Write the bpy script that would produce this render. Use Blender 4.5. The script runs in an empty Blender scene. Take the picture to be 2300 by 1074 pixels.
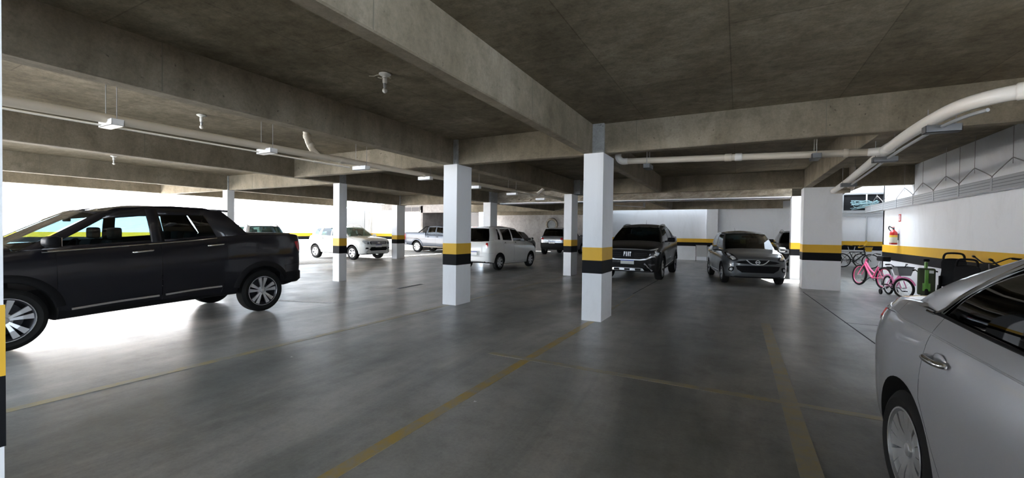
import bpy, bmesh, math, random
import numpy as np
from mathutils import Vector, Matrix, Euler
from mathutils.bvhtree import BVHTree
from mathutils.geometry import delaunay_2d_cdt

random.seed(7)
SC = bpy.context.scene
COL = SC.collection

# ---------------------------------------------------------------- camera
cam_data = bpy.data.cameras.new('camera')
cam_data.sensor_fit = 'HORIZONTAL'
cam_data.sensor_width = 36.0
cam_data.lens = 14.9334
cam_data.clip_start = 0.02
cam_data.clip_end = 400
cam = bpy.data.objects.new('camera', cam_data)
COL.objects.link(cam)
_r = Vector((0.88252837, 0.47009149, 0.01255641))
_u = Vector((-0.01874282, 0.008482, 0.99978836))
_f = Vector((-0.46988549, 0.88257694, -0.01629645))
cam.matrix_world = Matrix(((_r.x, _u.x, -_f.x, 0), (_r.y, _u.y, -_f.y, 0), (_r.z, _u.z, -_f.z, 1.45), (0, 0, 0, 1)))
SC.camera = cam

# ---------------------------------------------------------------- sky, sun, exposure
world = bpy.data.worlds.new('sky')
SC.world = world
world.use_nodes = True
wn = world.node_tree.nodes
wn.clear()
w_out = wn.new('ShaderNodeOutputWorld')
w_bg = wn.new('ShaderNodeBackground')
w_bg.inputs[0].default_value = (0.74, 0.86, 1.0, 1)
w_bg.inputs[1].default_value = 6.0
world.node_tree.links.new(w_bg.outputs[0], w_out.inputs[0])

sun_data = bpy.data.lights.new('sun', 'SUN')
sun_data.energy = 76.0
sun_data.angle = math.radians(1.0)
sun_data.color = (1.0, 0.965, 0.945)
sun = bpy.data.objects.new('sun', sun_data)
COL.objects.link(sun)
# the sun stands high above the building and lights the yard around it
sun.rotation_euler = Vector((-0.38, -0.16, -0.90)).to_track_quat('-Z', 'Y').to_euler()
sun.location = (20, 10, 30)

vs = SC.view_settings
vs.view_transform = 'Standard'
vs.look = 'None'
vs.exposure = 0.85
vs.gamma = 1.0
vs.use_curve_mapping = False

# ---------------------------------------------------------------- materials
MATS = {}

def new_mat(name):
    m = bpy.data.materials.new(name)
    m.use_nodes = True
    nt = m.node_tree
    b = nt.nodes.get('Principled BSDF')
    MATS[name] = m
    return m, nt, b

def simple(name, col, rough=0.5, metal=0.0, coat=0.0, spec=0.5, emit=None):
    m, nt, b = new_mat(name)
    b.inputs['Base Color'].default_value = (*col, 1)
    b.inputs['Roughness'].default_value = rough
    b.inputs['Metallic'].default_value = metal
    b.inputs['Specular IOR Level'].default_value = spec
    if coat:
        b.inputs['Coat Weight'].default_value = coat
        b.inputs['Coat Roughness'].default_value = 0.04
    return m

def N(nt, kind, **kw):
    n = nt.nodes.new(kind)
    for k, v in kw.items():
        if k.startswith('i_'):
            n.inputs[int(k[2:])].default_value = v
        else:
            setattr(n, k, v)
    return n

def noise(nt, vec, scale, detail=6, rough=0.6, dist=0.0):
    n = nt.nodes.new('ShaderNodeTexNoise')
    n.inputs['Scale'].default_value = scale
    n.inputs['Detail'].default_value = detail
    n.inputs['Roughness'].default_value = rough
    n.inputs['Distortion'].default_value = dist
    nt.links.new(vec, n.inputs['Vector'])
    return n.outputs['Fac']

def ramp(nt, fac, stops):
    r = nt.nodes.new('ShaderNodeValToRGB')
    el = r.color_ramp.elements
    while len(el) < len(stops):
        el.new(0.5)
    for e, (p, c) in zip(el, stops):
        e.position = p
        e.color = (*c, 1) if len(c) == 3 else c
    nt.links.new(fac, r.inputs[0])
    return r.outputs[0]

def mixc(nt, a, b, fac, mode='MIX'):
    m = nt.nodes.new('ShaderNodeMix')
    m.data_type = 'RGBA'
    m.blend_type = mode
    for sock, val in ((0, fac), (6, a), (7, b)):
        if isinstance(val, (int, float)):
            m.inputs[sock].default_value = val
        elif isinstance(val, tuple):
            m.inputs[sock].default_value = (*val, 1)
        else:
            nt.links.new(val, m.inputs[sock])
    return m.outputs[2]

def mapping(nt, scale=(1, 1, 1), rot=(0, 0, 0), loc=(0, 0, 0)):
    tc = nt.nodes.new('ShaderNodeTexCoord')
    mp = nt.nodes.new('ShaderNodeMapping')
    mp.inputs['Scale'].default_value = scale
    mp.inputs['Rotation'].default_value = rot
    mp.inputs['Location'].default_value = loc
    nt.links.new(tc.outputs['Object'], mp.inputs['Vector'])
    return mp.outputs[0]

def bump(nt, b, height, strength=0.2, dist=0.02):
    bn = nt.nodes.new('ShaderNodeBump')
    bn.inputs['Strength'].default_value = strength
    bn.inputs['Distance'].default_value = dist
    nt.links.new(height, bn.inputs['Height'])
    nt.links.new(bn.outputs[0], b.inputs['Normal'])

def concrete(name, c_dark, c_mid, c_light, streak=(0.35, 0.35, 1.6), rough=0.85, bmp=0.25, stain=0.35):
    m, nt, b = new_mat(name)
    v1 = mapping(nt, streak)
    v2 = mapping(nt, (1, 1, 1), loc=(3.1, 7.7, 1.3))
    a = noise(nt, v1, 2.2, 8, 0.68, 0.6)
    c1 = ramp(nt, a, [(0.30, c_dark), (0.52, c_mid), (0.74, c_light)])
    s = noise(nt, v2, 0.55, 5, 0.6, 0.8)
    st = ramp(nt, s, [(0.38, (0.62, 0.60, 0.52)), (0.58, (1, 1, 1))])
    c2 = mixc(nt, c1, st, stain, 'MULTIPLY')
    f = noise(nt, v2, 34, 4, 0.7)
    g = noise(nt, v2, 5.5, 8, 0.75, 0.3)
    c2 = mixc(nt, c2, ramp(nt, g, [(0.30, (0.66, 0.64, 0.60)), (0.48, (1, 1, 1)), (0.70, (1.18, 1.17, 1.15))]), 0.75, 'MULTIPLY')
    pit = noise(nt, v2, 17, 2, 0.5)
    c2 = mixc(nt, c2, ramp(nt, pit, [(0.235, (0.35, 0.34, 0.32)), (0.275, (1, 1, 1))]), 0.8, 'MULTIPLY')
    c3 = mixc(nt, c2, ramp(nt, f, [(0.3, (0.74, 0.74, 0.74)), (0.6, (1, 1, 1))]), 0.7, 'MULTIPLY')
    nt.links.new(c3, b.inputs['Base Color'])
    b.inputs['Roughness'].default_value = rough
    b.inputs['Specular IOR Level'].default_value = 0.3
    h = mixc(nt, ramp(nt, a, [(0, (0, 0, 0)), (1, (1, 1, 1))]), ramp(nt, f, [(0, (0, 0, 0)), (1, (1, 1, 1))]), 0.35)
    bump(nt, b, h, bmp, 0.03)
    return m


def slab_mat(name):
    m, nt, b = new_mat(name)
    v = mapping(nt)
    vs_ = mapping(nt, (1.0, 2.6, 1.0))
    big = noise(nt, v, 0.45, 6, 0.62, 0.6)
    mid = noise(nt, v, 2.6, 9, 0.72, 0.25)
    grain = noise(nt, vs_, 7.0, 6, 0.75, 0.2)
    fine = noise(nt, v, 45, 3, 0.7)
    c = ramp(nt, mid, [(0.28, (0.158, 0.133, 0.092)), (0.50, (0.235, 0.201, 0.146)), (0.72, (0.33, 0.292, 0.225))])
    c = mixc(nt, c, ramp(nt, big, [(0.34, (0.60, 0.57, 0.51)), (0.50, (0.95, 0.93, 0.88)), (0.66, (1.3, 1.3, 1.27))]), 0.75, 'MULTIPLY')
    c = mixc(nt, c, ramp(nt, grain, [(0.34, (0.74, 0.72, 0.69)), (0.56, (1.05, 1.05, 1.05))]), 0.6, 'MULTIPLY')
    g2 = noise(nt, v, 9.0, 8, 0.78, 0.3)
    c = mixc(nt, c, ramp(nt, g2, [(0.30, (0.60, 0.58, 0.54)), (0.48, (1, 1, 1)), (0.70, (1.22, 1.2, 1.16))]), 0.8, 'MULTIPLY')
    c = mixc(nt, c, ramp(nt, fine, [(0.3, (0.75, 0.75, 0.75)), (0.6, (1, 1, 1))]), 0.7, 'MULTIPLY')
    br = nt.nodes.new('ShaderNodeTexBrick')
    br.inputs['Scale'].default_value = 1.0
    br.inputs['Brick Width'].default_value = 2.44
    br.inputs['Row Height'].default_value = 1.22
    br.inputs['Mortar Size'].default_value = 0.006
    br.inputs['Color1'].default_value = (1, 1, 1, 1)
    br.inputs['Color2'].default_value = (0.80, 0.80, 0.78, 1)
    br.inputs['Mortar'].default_value = (0.55, 0.54, 0.50, 1)
    nt.links.new(mapping(nt, (1, 1, 1), (0, 0, math.pi / 2), (0.4, 0.1, 0)), br.inputs['Vector'])
    c = mixc(nt, c, br.outputs[0], 0.8, 'MULTIPLY')
    nt.links.new(c, b.inputs['Base Color'])
    b.inputs['Roughness'].default_value = 0.85
    b.inputs['Specular IOR Level'].default_value = 0.25
    hh = mixc(nt, ramp(nt, mid, [(0, (0, 0, 0)), (1, (1, 1, 1))]), ramp(nt, grain, [(0, (0, 0, 0)), (1, (1, 1, 1))]), 0.5)
    bump(nt, b, hh, 0.2, 0.02)
slab_mat('concrete_slab')
concrete('concrete_beam', (0.175, 0.148, 0.106), (0.255, 0.219, 0.162), (0.335, 0.293, 0.228), streak=(0.8, 0.8, 0.35), stain=0.4)
concrete('concrete_rough', (0.24, 0.21, 0.17), (0.42, 0.37, 0.30), (0.62, 0.56, 0.48), streak=(1.2, 1.2, 2.6), bmp=0.8, stain=0.5)
concrete('concrete_core', (0.30, 0.31, 0.31), (0.38, 0.39, 0.39), (0.45, 0.46, 0.46), streak=(1, 1, 1), stain=0.2)
concrete('plaster_grey', (0.36, 0.33, 0.31), (0.46, 0.43, 0.41), (0.54, 0.51, 0.49), streak=(1, 1, 0.5), bmp=0.1, stain=0.35)

def wall_paint(name, col, dirt=(0.62, 0.60, 0.57), amount=0.25, rough=0.55):
    m, nt, b = new_mat(name)
    v = mapping(nt, (1, 1, 0.45))
    s = noise(nt, v, 1.1, 8, 0.7, 0.7)
    d = ramp(nt, s, [(0.30, dirt), (0.50, (1, 1, 1))])
    f = noise(nt, mapping(nt), 9, 6, 0.75)
    d2 = ramp(nt, f, [(0.26, (0.72, 0.70, 0.68)), (0.36, (1, 1, 1))])
    c = mixc(nt, mixc(nt, col, d, amount, 'MULTIPLY'), d2, amount, 'MULTIPLY')
    nt.links.new(c, b.inputs['Base Color'])
    b.inputs['Roughness'].default_value = rough
    b.inputs['Specular IOR Level'].default_value = 0.35
    bump(nt, b, f, 0.05, 0.01)
    return m

wall_paint('white_paint', (0.80, 0.81, 0.83))
wall_paint('white_stained', (0.80, 0.79, 0.77), (0.45, 0.40, 0.36), 0.55)
wall_paint('yellow_paint', (0.72, 0.42, 0.03), (0.7, 0.6, 0.5), 0.35, 0.45)
wall_paint('black_paint', (0.006, 0.0065, 0.008), (0.6, 0.6, 0.6), 0.2, 0.6)
MATS['black_paint'].node_tree.nodes['Principled BSDF'].inputs['Specular IOR Level'].default_value = 0.15

# polished concrete floor
m, nt, b = new_mat('floor_concrete')
vA = mapping(nt, (1, 1, 1))
vS = mapping(nt, (1.5, 0.28, 1))
n1 = noise(nt, vS, 0.55, 8, 0.62, 0.7)
n2 = noise(nt, vA, 1.6, 9, 0.62, 0.1)
n3 = noise(nt, vA, 40, 3, 0.7)
c = ramp(nt, n1, [(0.36, (0.15, 0.16, 0.156)), (0.50, (0.25, 0.25, 0.238)), (0.64, (0.39, 0.375, 0.35))])
c = mixc(nt, c, ramp(nt, n2, [(0.26, (0.66, 0.65, 0.62)), (0.52, (0.98, 0.98, 0.98)), (0.78, (1.15, 1.14, 1.12))]), 0.85, 'MULTIPLY')
n4 = noise(nt, vA, 6.0, 9, 0.75, 0.2)
c = mixc(nt, c, ramp(nt, n4, [(0.30, (0.72, 0.71, 0.68)), (0.50, (1.0, 1.0, 1.0)), (0.72, (1.15, 1.14, 1.12))]), 0.7, 'MULTIPLY')
c = mixc(nt, c, ramp(nt, n3, [(0.3, (0.80, 0.80, 0.80)), (0.6, (1, 1, 1))]), 0.7, 'MULTIPLY')
nt.links.new(c, b.inputs['Base Color'])
rr = ramp(nt, n2, [(0.25, (0.40, 0.40, 0.40)), (0.75, (0.28, 0.28, 0.28))])
nt.links.new(rr, b.inputs['Roughness'])
b.inputs['Specular IOR Level'].default_value = 0.5
bump(nt, b, n4, 0.05, 0.012)

# worn yellow road paint
def worn_line(name, col, lo, hi):
    m, nt, b = new_mat(name)
    v = mapping(nt)
    n = noise(nt, v, 5.0, 8, 0.75, 0.4)
    f = ramp(nt, n, [(lo, (0, 0, 0)), (hi, (1, 1, 1))])
    g = ramp(nt, noise(nt, v, 1.2, 6, 0.6), [(0.3, (0.23, 0.235, 0.225)), (0.7, (0.33, 0.33, 0.315))])
    c = mixc(nt, g, col, f)
    nt.links.new(c, b.inputs['Base Color'])
    b.inputs['Roughness'].default_value = 0.42
worn_line('line_yellow', (0.42, 0.285, 0.055), 0.30, 0.60)
worn_line('line_faint', (0.40, 0.305, 0.10), 0.36, 0.70)
worn_line('line_white', (0.62, 0.62, 0.64), 0.30, 0.55)

# sandy paving outside
m, nt, b = new_mat('pavers')
br = nt.nodes.new('ShaderNodeTexBrick')
br.inputs['Scale'].default_value = 1.0
br.inputs['Brick Width'].default_value = 0.22
br.inputs['Row Height'].default_value = 0.11
br.inputs['Mortar Size'].default_value = 0.008
br.inputs['Color1'].default_value = (0.53, 0.515, 0.49, 1)
br.inputs['Color2'].default_value = (0.47, 0.455, 0.43, 1)
br.inputs['Mortar'].default_value = (0.22, 0.18, 0.13, 1)
nt.links.new(mapping(nt), br.inputs['Vector'])
nn = noise(nt, mapping(nt), 1.3, 6, 0.7)
nt.links.new(mixc(nt, br.outputs[0], ramp(nt, nn, [(0.3, (0.75, 0.72, 0.68)), (0.6, (1, 1, 1))]), 0.7, 'MULTIPLY'), b.inputs['Base Color'])
b.inputs['Roughness'].default_value = 0.9
bump(nt, b, br.outputs['Fac'], -0.4, 0.01)

simple('pvc', (0.60, 0.53, 0.43), 0.4)
simple('pvc_white', (0.74, 0.71, 0.66), 0.35)
simple('concrete_joint', (0.165, 0.146, 0.112), 0.9)
simple('bright_trim', (0.72, 0.73, 0.74), 0.3, 0.35)
simple('galv', (0.46, 0.47, 0.48), 0.42, 0.6)
simple('galv_dark', (0.16, 0.165, 0.17), 0.5, 0.4)
simple('white_metal', (0.80, 0.81, 0.82), 0.35)
simple('dark_metal', (0.03, 0.03, 0.035), 0.4, 0.3)
simple('black_plastic', (0.007, 0.007, 0.008), 0.55, spec=0.12)
simple('dark_void', (0.006, 0.006, 0.007), 0.9)
simple('rubber', (0.009, 0.009, 0.009), 0.75, spec=0.2)
simple('chrome', (0.82, 0.82, 0.83), 0.12, 1.0)
simple('satin_silver', (0.55, 0.56, 0.57), 0.32, 0.85)
simple('alloy', (0.62, 0.63, 0.65), 0.28, 0.8)
simple('alloy_dark', (0.035, 0.035, 0.04), 0.35, 0.5)
simple('interior', (0.020, 0.020, 0.023), 0.8)
simple('interior_grey', (0.10, 0.10, 0.105), 0.8)
simple('interior_beige', (0.42, 0.37, 0.28), 0.8)
simple('seat_cloth', (0.028, 0.028, 0.032), 0.9)
simple('plate_grey', (0.42, 0.46, 0.46), 0.5)
simple('plate_blue', (0.02, 0.05, 0.30), 0.4)
simple('red_lens', (0.42, 0.012, 0.012), 0.12, coat=1.0)
simple('clear_lens', (0.60, 0.62, 0.64), 0.08, 0.35, coat=1.0)
simple('dark_lens', (0.05, 0.052, 0.058), 0.08, 0.2, coat=1.0)
simple('amber_lens', (0.70, 0.28, 0.03), 0.15, coat=1.0)
simple('bulb_glass', (0.80, 0.79, 0.74), 0.2)
simple('ceramic', (0.72, 0.71, 0.67), 0.35)
simple('red_paint', (0.56, 0.022, 0.018), 0.3, coat=0.5)
simple('pink_paint', (0.88, 0.10, 0.28), 0.3, coat=0.6)
simple('pink_light', (0.86, 0.25, 0.52), 0.35, coat=0.4)
simple('green_paint', (0.12, 0.32, 0.05), 0.35, coat=0.4)
simple('olive_cloth', (0.045, 0.06, 0.03), 0.85)
simple('yellow_plastic', (0.80, 0.48, 0.03), 0.4)
simple('grey_mesh', (0.22, 0.22, 0.24), 0.6)
simple('teal_cable', (0.28, 0.42, 0.44), 0.6)
simple('label_paper', (0.72, 0.68, 0.55), 0.6)
simple('label_yellow', (0.85, 0.55, 0.06), 0.6)
simple('white_plastic', (0.78, 0.78, 0.78), 0.35)
simple('steel_rod', (0.30, 0.29, 0.28), 0.5, 0.5)
simple('cardboard', (0.62, 0.61, 0.60), 0.8)
simple('wood_cream', (0.62, 0.55, 0.44), 0.7)
simple('brown_pane', (0.10, 0.08, 0.07), 0.3)

def paint(name, col, metal=0.45, rough=0.32):
    m = simple(name, col, rough, metal, coat=1.0)
    m.node_tree.nodes['Principled BSDF'].inputs['Coat Roughness'].default_value = 0.05
    return m
paint('paint_deep_grey', (0.005, 0.005, 0.008), 0.0, 0.4)
paint('paint_black', (0.005, 0.0045, 0.005), 0.0, 0.4)
for _n in ('paint_deep_grey', 'paint_black'):
    _b = MATS[_n].node_tree.nodes['Principled BSDF']
    _b.inputs['Specular IOR Level'].default_value = 0.15
    _b.inputs['Coat Weight'].default_value = 0.6
paint('paint_graphite', (0.11, 0.12, 0.128), 0.6, 0.34)
paint('paint_silver', (0.52, 0.535, 0.57), 0.6, 0.36)
paint('paint_white', (0.76, 0.76, 0.74), 0.0, 0.35)
paint('paint_blue_grey', (0.055, 0.065, 0.085), 0.2, 0.4)
MATS['paint_blue_grey'].node_tree.nodes['Principled BSDF'].inputs['Coat Weight'].default_value = 0.4
paint('paint_mid_grey', (0.22, 0.23, 0.25), 0.6, 0.34)

def glass(name, tint, refl=0.06):
    m, nt, b = new_mat(name)
    nt.nodes.remove(b)
    out = nt.nodes['Material Output']
    tr = nt.nodes.new('ShaderNodeBsdfTransparent')
    tr.inputs[0].default_value = (*tint, 1)
    gl = nt.nodes.new('ShaderNodeBsdfGlossy')
    gl.inputs['Roughness'].default_value = 0.02
    gl.inputs['Color'].default_value = (1, 1, 1, 1)
    fr = nt.nodes.new('ShaderNodeFresnel')
    fr.inputs['IOR'].default_value = 1.45
    mx = nt.nodes.new('ShaderNodeMixShader')
    nt.links.new(fr.outputs[0], mx.inputs[0])
    nt.links.new(tr.outputs[0], mx.inputs[1])
    nt.links.new(gl.outputs[0], mx.inputs[2])
    nt.links.new(mx.outputs[0], out.inputs['Surface'])
    return m
glass('glass_dark', (0.06, 0.09, 0.10))
glass('glass_tint', (0.38, 0.60, 0.64))
glass('glass_pickup', (0.19, 0.265, 0.295))
glass('glass_clear', (0.62, 0.78, 0.74))
glass('glass_black', (0.012, 0.014, 0.015))

# ---------------------------------------------------------------- mesh helpers
def link(o, parent=None):
    COL.objects.link(o)
    if parent is not None:
        o.parent = parent
    return o

def tag(o, label=None, cat=None, group=None, kind=None):
    if label: o['label'] = label
    if cat: o['category'] = cat
    if group: o['group'] = group
    if kind: o['kind'] = kind
    return o

def empty(name, loc=(0, 0, 0), rz=0.0):
    o = bpy.data.objects.new(name, None)
    o.empty_display_size = 0.1
    o.location = loc
    o.rotation_euler = (0, 0, rz)
    COL.objects.link(o)
    return o

class MB:
    def __init__(self):
        self.v = []
        self.f = []
        self.mi = []
        self.cur = 0
    def add(self, vs, fs):
        o = len(self.v)
        self.v += [tuple(p) for p in vs]
        self.f += [tuple(i + o for i in q) for q in fs]
        self.mi += [self.cur] * len(fs)
        return self
    def box(self, x0, x1, y0, y1, z0, z1):
        vs = [(x, y, z) for z in (z0, z1) for y in (y0, y1) for x in (x0, x1)]
        return self.add(vs, [(0, 2, 3, 1), (4, 5, 7, 6), (0, 1, 5, 4), (2, 6, 7, 3), (0, 4, 6, 2), (1, 3, 7, 5)])
    def cbox(self, c, s, bev=0.0):
        x, y, z = c
        a, b_, d = s[0] / 2, s[1] / 2, s[2] / 2
        if bev <= 0:
            return self.box(x - a, x + a, y - b_, y + b_, z - d, z + d)
        bm = bmesh.new()
        bmesh.ops.create_cube(bm, size=1)
        for v in bm.verts:
            v.co = Vector((v.co.x * s[0], v.co.y * s[1], v.co.z * s[2]))
        bmesh.ops.bevel(bm, geom=bm.edges[:], offset=bev, segments=3, affect='EDGES', profile=0.6)
        self.bm(bm, Matrix.Translation(c))
        return self
    def bm(self, bm, mat=None):
        bm.verts.index_update()
        vs = [(mat @ v.co) if mat is not None else v.co.copy() for v in bm.verts]
        self.add(vs, [[v.index for v in f.verts] for f in bm.faces])
        bm.free()
        return self
    def tube(self, pts, r, seg=8, cap=True):
        pts = [Vector(p) for p in pts]
        rs = r if isinstance(r, (list, tuple)) else [r] * len(pts)
        n = len(pts)
        t0 = (pts[1] - pts[0]).normalized()
        ref = Vector((0, 0, 1)) if abs(t0.z) < 0.9 else Vector((1, 0, 0))
        nrm = t0.cross(ref).normalized()
        vs = []
        for i, p in enumerate(pts):
            if i == 0: t = t0
            elif i == n - 1: t = (pts[i] - pts[i - 1]).normalized()
            else:
                t = ((pts[i + 1] - p).normalized() + (p - pts[i - 1]).normalized())
                t = t.normalized() if t.length > 1e-6 else (pts[i + 1] - p).normalized()
            nrm = (nrm - t * nrm.dot(t))
            nrm = nrm.normalized() if nrm.length > 1e-6 else t.orthogonal().normalized()
            bn = t.cross(nrm)
            for k in range(seg):
                a = 2 * math.pi * k / seg
                vs.append(p + (nrm * math.cos(a) + bn * math.sin(a)) * rs[i])
        fs = []
        for i in range(n - 1):
            for k in range(seg):
                k2 = (k + 1) % seg
                fs.append((i * seg + k, i * seg + k2, (i + 1) * seg + k2, (i + 1) * seg + k))
        if cap:
            fs.append(tuple(range(seg - 1, -1, -1)))
            fs.append(tuple((n - 1) * seg + k for k in range(seg)))
        return self.add(vs, fs)
    def lathe(self, prof, seg=32, axis='z', c=(0, 0, 0), closed=False, nocap=False):
        # prof: list of (radius, height)
        vs = []
        for (r, h) in prof:
            for k in range(seg):
                a = 2 * math.pi * k / seg
                ca, sa = math.cos(a) * r, math.sin(a) * r
                if axis == 'z': p = (ca, sa, h)
                elif axis == 'y': p = (sa, h, ca)
                else: p = (h, ca, sa)
                vs.append((p[0] + c[0], p[1] + c[1], p[2] + c[2]))
        fs = []
        m = len(prof)
        rng = m if closed else m - 1
        for i in range(rng):
            j = (i + 1) % m
            for k in range(seg):
                k2 = (k + 1) % seg
                fs.append((i * seg + k, i * seg + k2, j * seg + k2, j * seg + k))
        if not closed and not nocap:
            if prof[0][0] > 1e-6: fs.append(tuple(range(seg - 1, -1, -1)))
            if prof[-1][0] > 1e-6: fs.append(tuple((m - 1) * seg + k for k in range(seg)))
        return self.add(vs, fs)
    def torus(self, R, r, c=(0, 0, 0), axis='y', seg=32, rs=8):
        prof = [(R + r * math.cos(2 * math.pi * k / rs), r * math.sin(2 * math.pi * k / rs)) for k in range(rs)]
        return self.lathe(prof, seg, axis, c, closed=True)
    def sphere(self, c, r, seg=16, rings=10, scale=(1, 1, 1)):
        bm = bmesh.new()
        bmesh.ops.create_uvsphere(bm, u_segments=seg, v_segments=rings, radius=1)
        M = Matrix.Translation(c) @ Matrix.Diagonal((r * scale[0], r * scale[1], r * scale[2], 1))
        return self.bm(bm, M)
    def xform(self, M, start=0):
        self.v = self.v[:start] + [tuple(M @ Vector(p)) for p in self.v[start:]]
        return self
    def build(self, name, mat, parent=None, smooth=False, angle=40, recalc=True):
        me = bpy.data.meshes.new(name)
        me.from_pydata([tuple(p) for p in self.v], [], self.f)
        if recalc:
            bm = bmesh.new(); bm.from_mesh(me)
            bmesh.ops.remove_doubles(bm, verts=bm.verts[:], dist=1e-5)
            bmesh.ops.recalc_face_normals(bm, faces=bm.faces[:])
            bm.to_mesh(me); bm.free()
        me.materials.append(MATS[mat] if isinstance(mat, str) else mat)
        if smooth:
            me.polygons.foreach_set('use_smooth', [True] * len(me.polygons))
            me.set_sharp_from_angle(angle=math.radians(angle))
        me.update()
        o = bpy.data.objects.new(name, me)
        return link(o, parent)

def catmull(pts, n=6, closed=False):
    pts = [Vector(p) for p in pts]
    out = []
    m = len(pts)
    rng = m if closed else m - 1
    for i in range(rng):
        if closed:
            p0, p1, p2, p3 = pts[i - 1], pts[i], pts[(i + 1) % m], pts[(i + 2) % m]
        else:
            p0 = pts[max(i - 1, 0)]; p1 = pts[i]; p2 = pts[i + 1]; p3 = pts[min(i + 2, m - 1)]
        for k in range(n):
            t = k / n
            out.append(0.5 * ((2 * p1) + (p2 - p0) * t + (2 * p0 - 5 * p1 + 4 * p2 - p3) * t * t + (3 * p1 - p0 - 3 * p2 + p3) * t ** 3))
    if not closed:
        out.append(pts[-1])
    return out
# ================================================================ the building
CEIL, SOF = 3.24, 2.76          # slab underside, beam soffit
ZY, ZM, ZB = 1.213, 1.0, 0.787  # painted bands: yellow top, change, black bottom

def struct(name, mb, mat, label=None, cat=None, parent=None):
    o = mb.build(name, mat, parent)
    if parent is None:
        o['kind'] = 'structure'
    if label: o['label'] = label
    return o

# floor slab and paving
mb = MB()
mb.box(-15.72, 6.4, -12, 18.6, -0.25, 0)
mb.box(-12.6, 6.4, 18.6, 31, -0.25, 0)
struct('floor', mb, 'floor_concrete', 'polished grey concrete garage floor')
mb = MB()
mb.box(-30, -15.72, -12, 18.6, -0.25, -0.012)
mb.box(-30, -12.6, 18.6, 31, -0.25, -0.012)
struct('floor_paving', mb, 'pavers', 'sandy paved yard floor beyond the concrete slab')

# ceiling slab, open over the yard, over the light well on the right and along the back wall
mb = MB()
mb.box(-20.25, -5.17, -2.2, 14.2, CEIL, CEIL + 0.16)
mb.box(-5.17, 3.95, -6.5, 14.2, CEIL, CEIL + 0.16)
mb.box(-20.25, 1.86, 14.2, 17.1, CEIL, CEIL + 0.16)
mb.box(-15.6, 1.86, 17.1, 24.2, CEIL, CEIL + 0.16)
mb.box(-18.0, -7.0, 24.2, 30.2, CEIL, CEIL + 0.16)
mb.box(-1.0, 3.9, 24.2, 26.2, CEIL, CEIL + 0.16)
mb.box(1.86, 3.9, 17.3, 24.2, CEIL, CEIL + 0.16)  # this and the next piece are added to dim the light well
mb.box(3.83, 6.4, 16.4, 25.2, 3.9, 4.06)
mb.box(-7.0, -1.0, 24.2, 25.62, CEIL, CEIL + 0.16)
struct('ceiling', mb, 'concrete_slab', 'raw board-marked concrete ceiling slab')

def beam(label, x0, x1, y0, y1, z0=SOF, z1=CEIL + 0.02, mat='concrete_beam'):
    mb = MB()
    # slightly chamfered arrises
    c = 0.012
    if (x1 - x0) < (y1 - y0):
        prof = [(x0, z1), (x0, z0 + c), (x0 + c, z0), (x1 - c, z0), (x1, z0 + c), (x1, z1)]
        n = len(prof)
        vs = [(x, y0, z) for x, z in prof] + [(x, y1, z) for x, z in prof]
    else:
        prof = [(y0, z1), (y0, z0 + c), (y0 + c, z0), (y1 - c, z0), (y1, z0 + c), (y1, z1)]
        n = len(prof)
        vs = [(x0, y, z) for y, z in prof] + [(x1, y, z) for y, z in prof]
    fs = [(i, (i + 1) % n, n + (i + 1) % n, n + i) for i in range(n)] + [tuple(range(n)), tuple(range(2 * n - 1, n - 1, -1))]
    mb.add(vs, fs)
    o = struct('concrete_beam', mb, mat, label)
    # formwork joints standing slightly proud on both faces
    long_y = (y1 - y0) > (x1 - x0)
    a, b_ = (y0, y1) if long_y else (x0, x1)
    k = a + 1.13
    while k < b_ - .3:
        for sd in (0, 1):
            if long_y:
                xx = x0 if sd == 0 else x1
                MB().box(xx - .002, xx + .002, k - .004, k + .004, z0 + .012, CEIL).build('form_joint', 'concrete_joint', o)
            else:
                yy = y0 if sd == 0 else y1
                MB().box(k - .004, k + .004, yy - .002, yy + .002, z0 + .012, CEIL).build('form_joint', 'concrete_joint', o)
        k += 2.44
    return o

beam('concrete beam over the nearest column, running to the lower centre', -2.30, -2.145, -6.4, 13.98)
beam('concrete beam across the upper left, over the second column', -5.17, -4.95, -6.4, 13.7)
beam('dark concrete beam above the dark pickup on the left', -10.08, -9.87, -2.2, 16.5)
beam('concrete beam at the yard edge of the slab', -15.56, -15.34, -2.2, 17.0)
beam('tan concrete beam at the outer rim over the yard', -20.2, -20.0, -2.2, 17.3, 2.80)
beam('concrete cross beam between the two nearest columns and the right wall', -9.9, 3.9, 6.86, 7.04)
beam('concrete cross beam at the thin far column row near the yard', -20.0, -9.87, 8.24, 8.42)
beam('concrete cross beam over the wide column by the bicycles', -5.0, 3.84, 14.0, 14.18)
beam('concrete cross beam over the small white column in the yard', -15.34, -9.87, 16.55, 16.75)
beam('short concrete beam between wide column and ceiling pipe', 1.56, 1.74, 7.04, 14.0)
beam('concrete cross beam before the back wall', -16, 1.86, 24.0, 24.2)
beam('concrete beam running to the back wall near the pilaster', -3.3, -3.12, 17.2, 24.0)
beam('concrete beam running back behind the white hatchback', -10.06, -9.88, 17.0, 24.0)
beam('concrete cross beam closing the deep recess', -18.0, -7.0, 29.0, 29.2)

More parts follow.
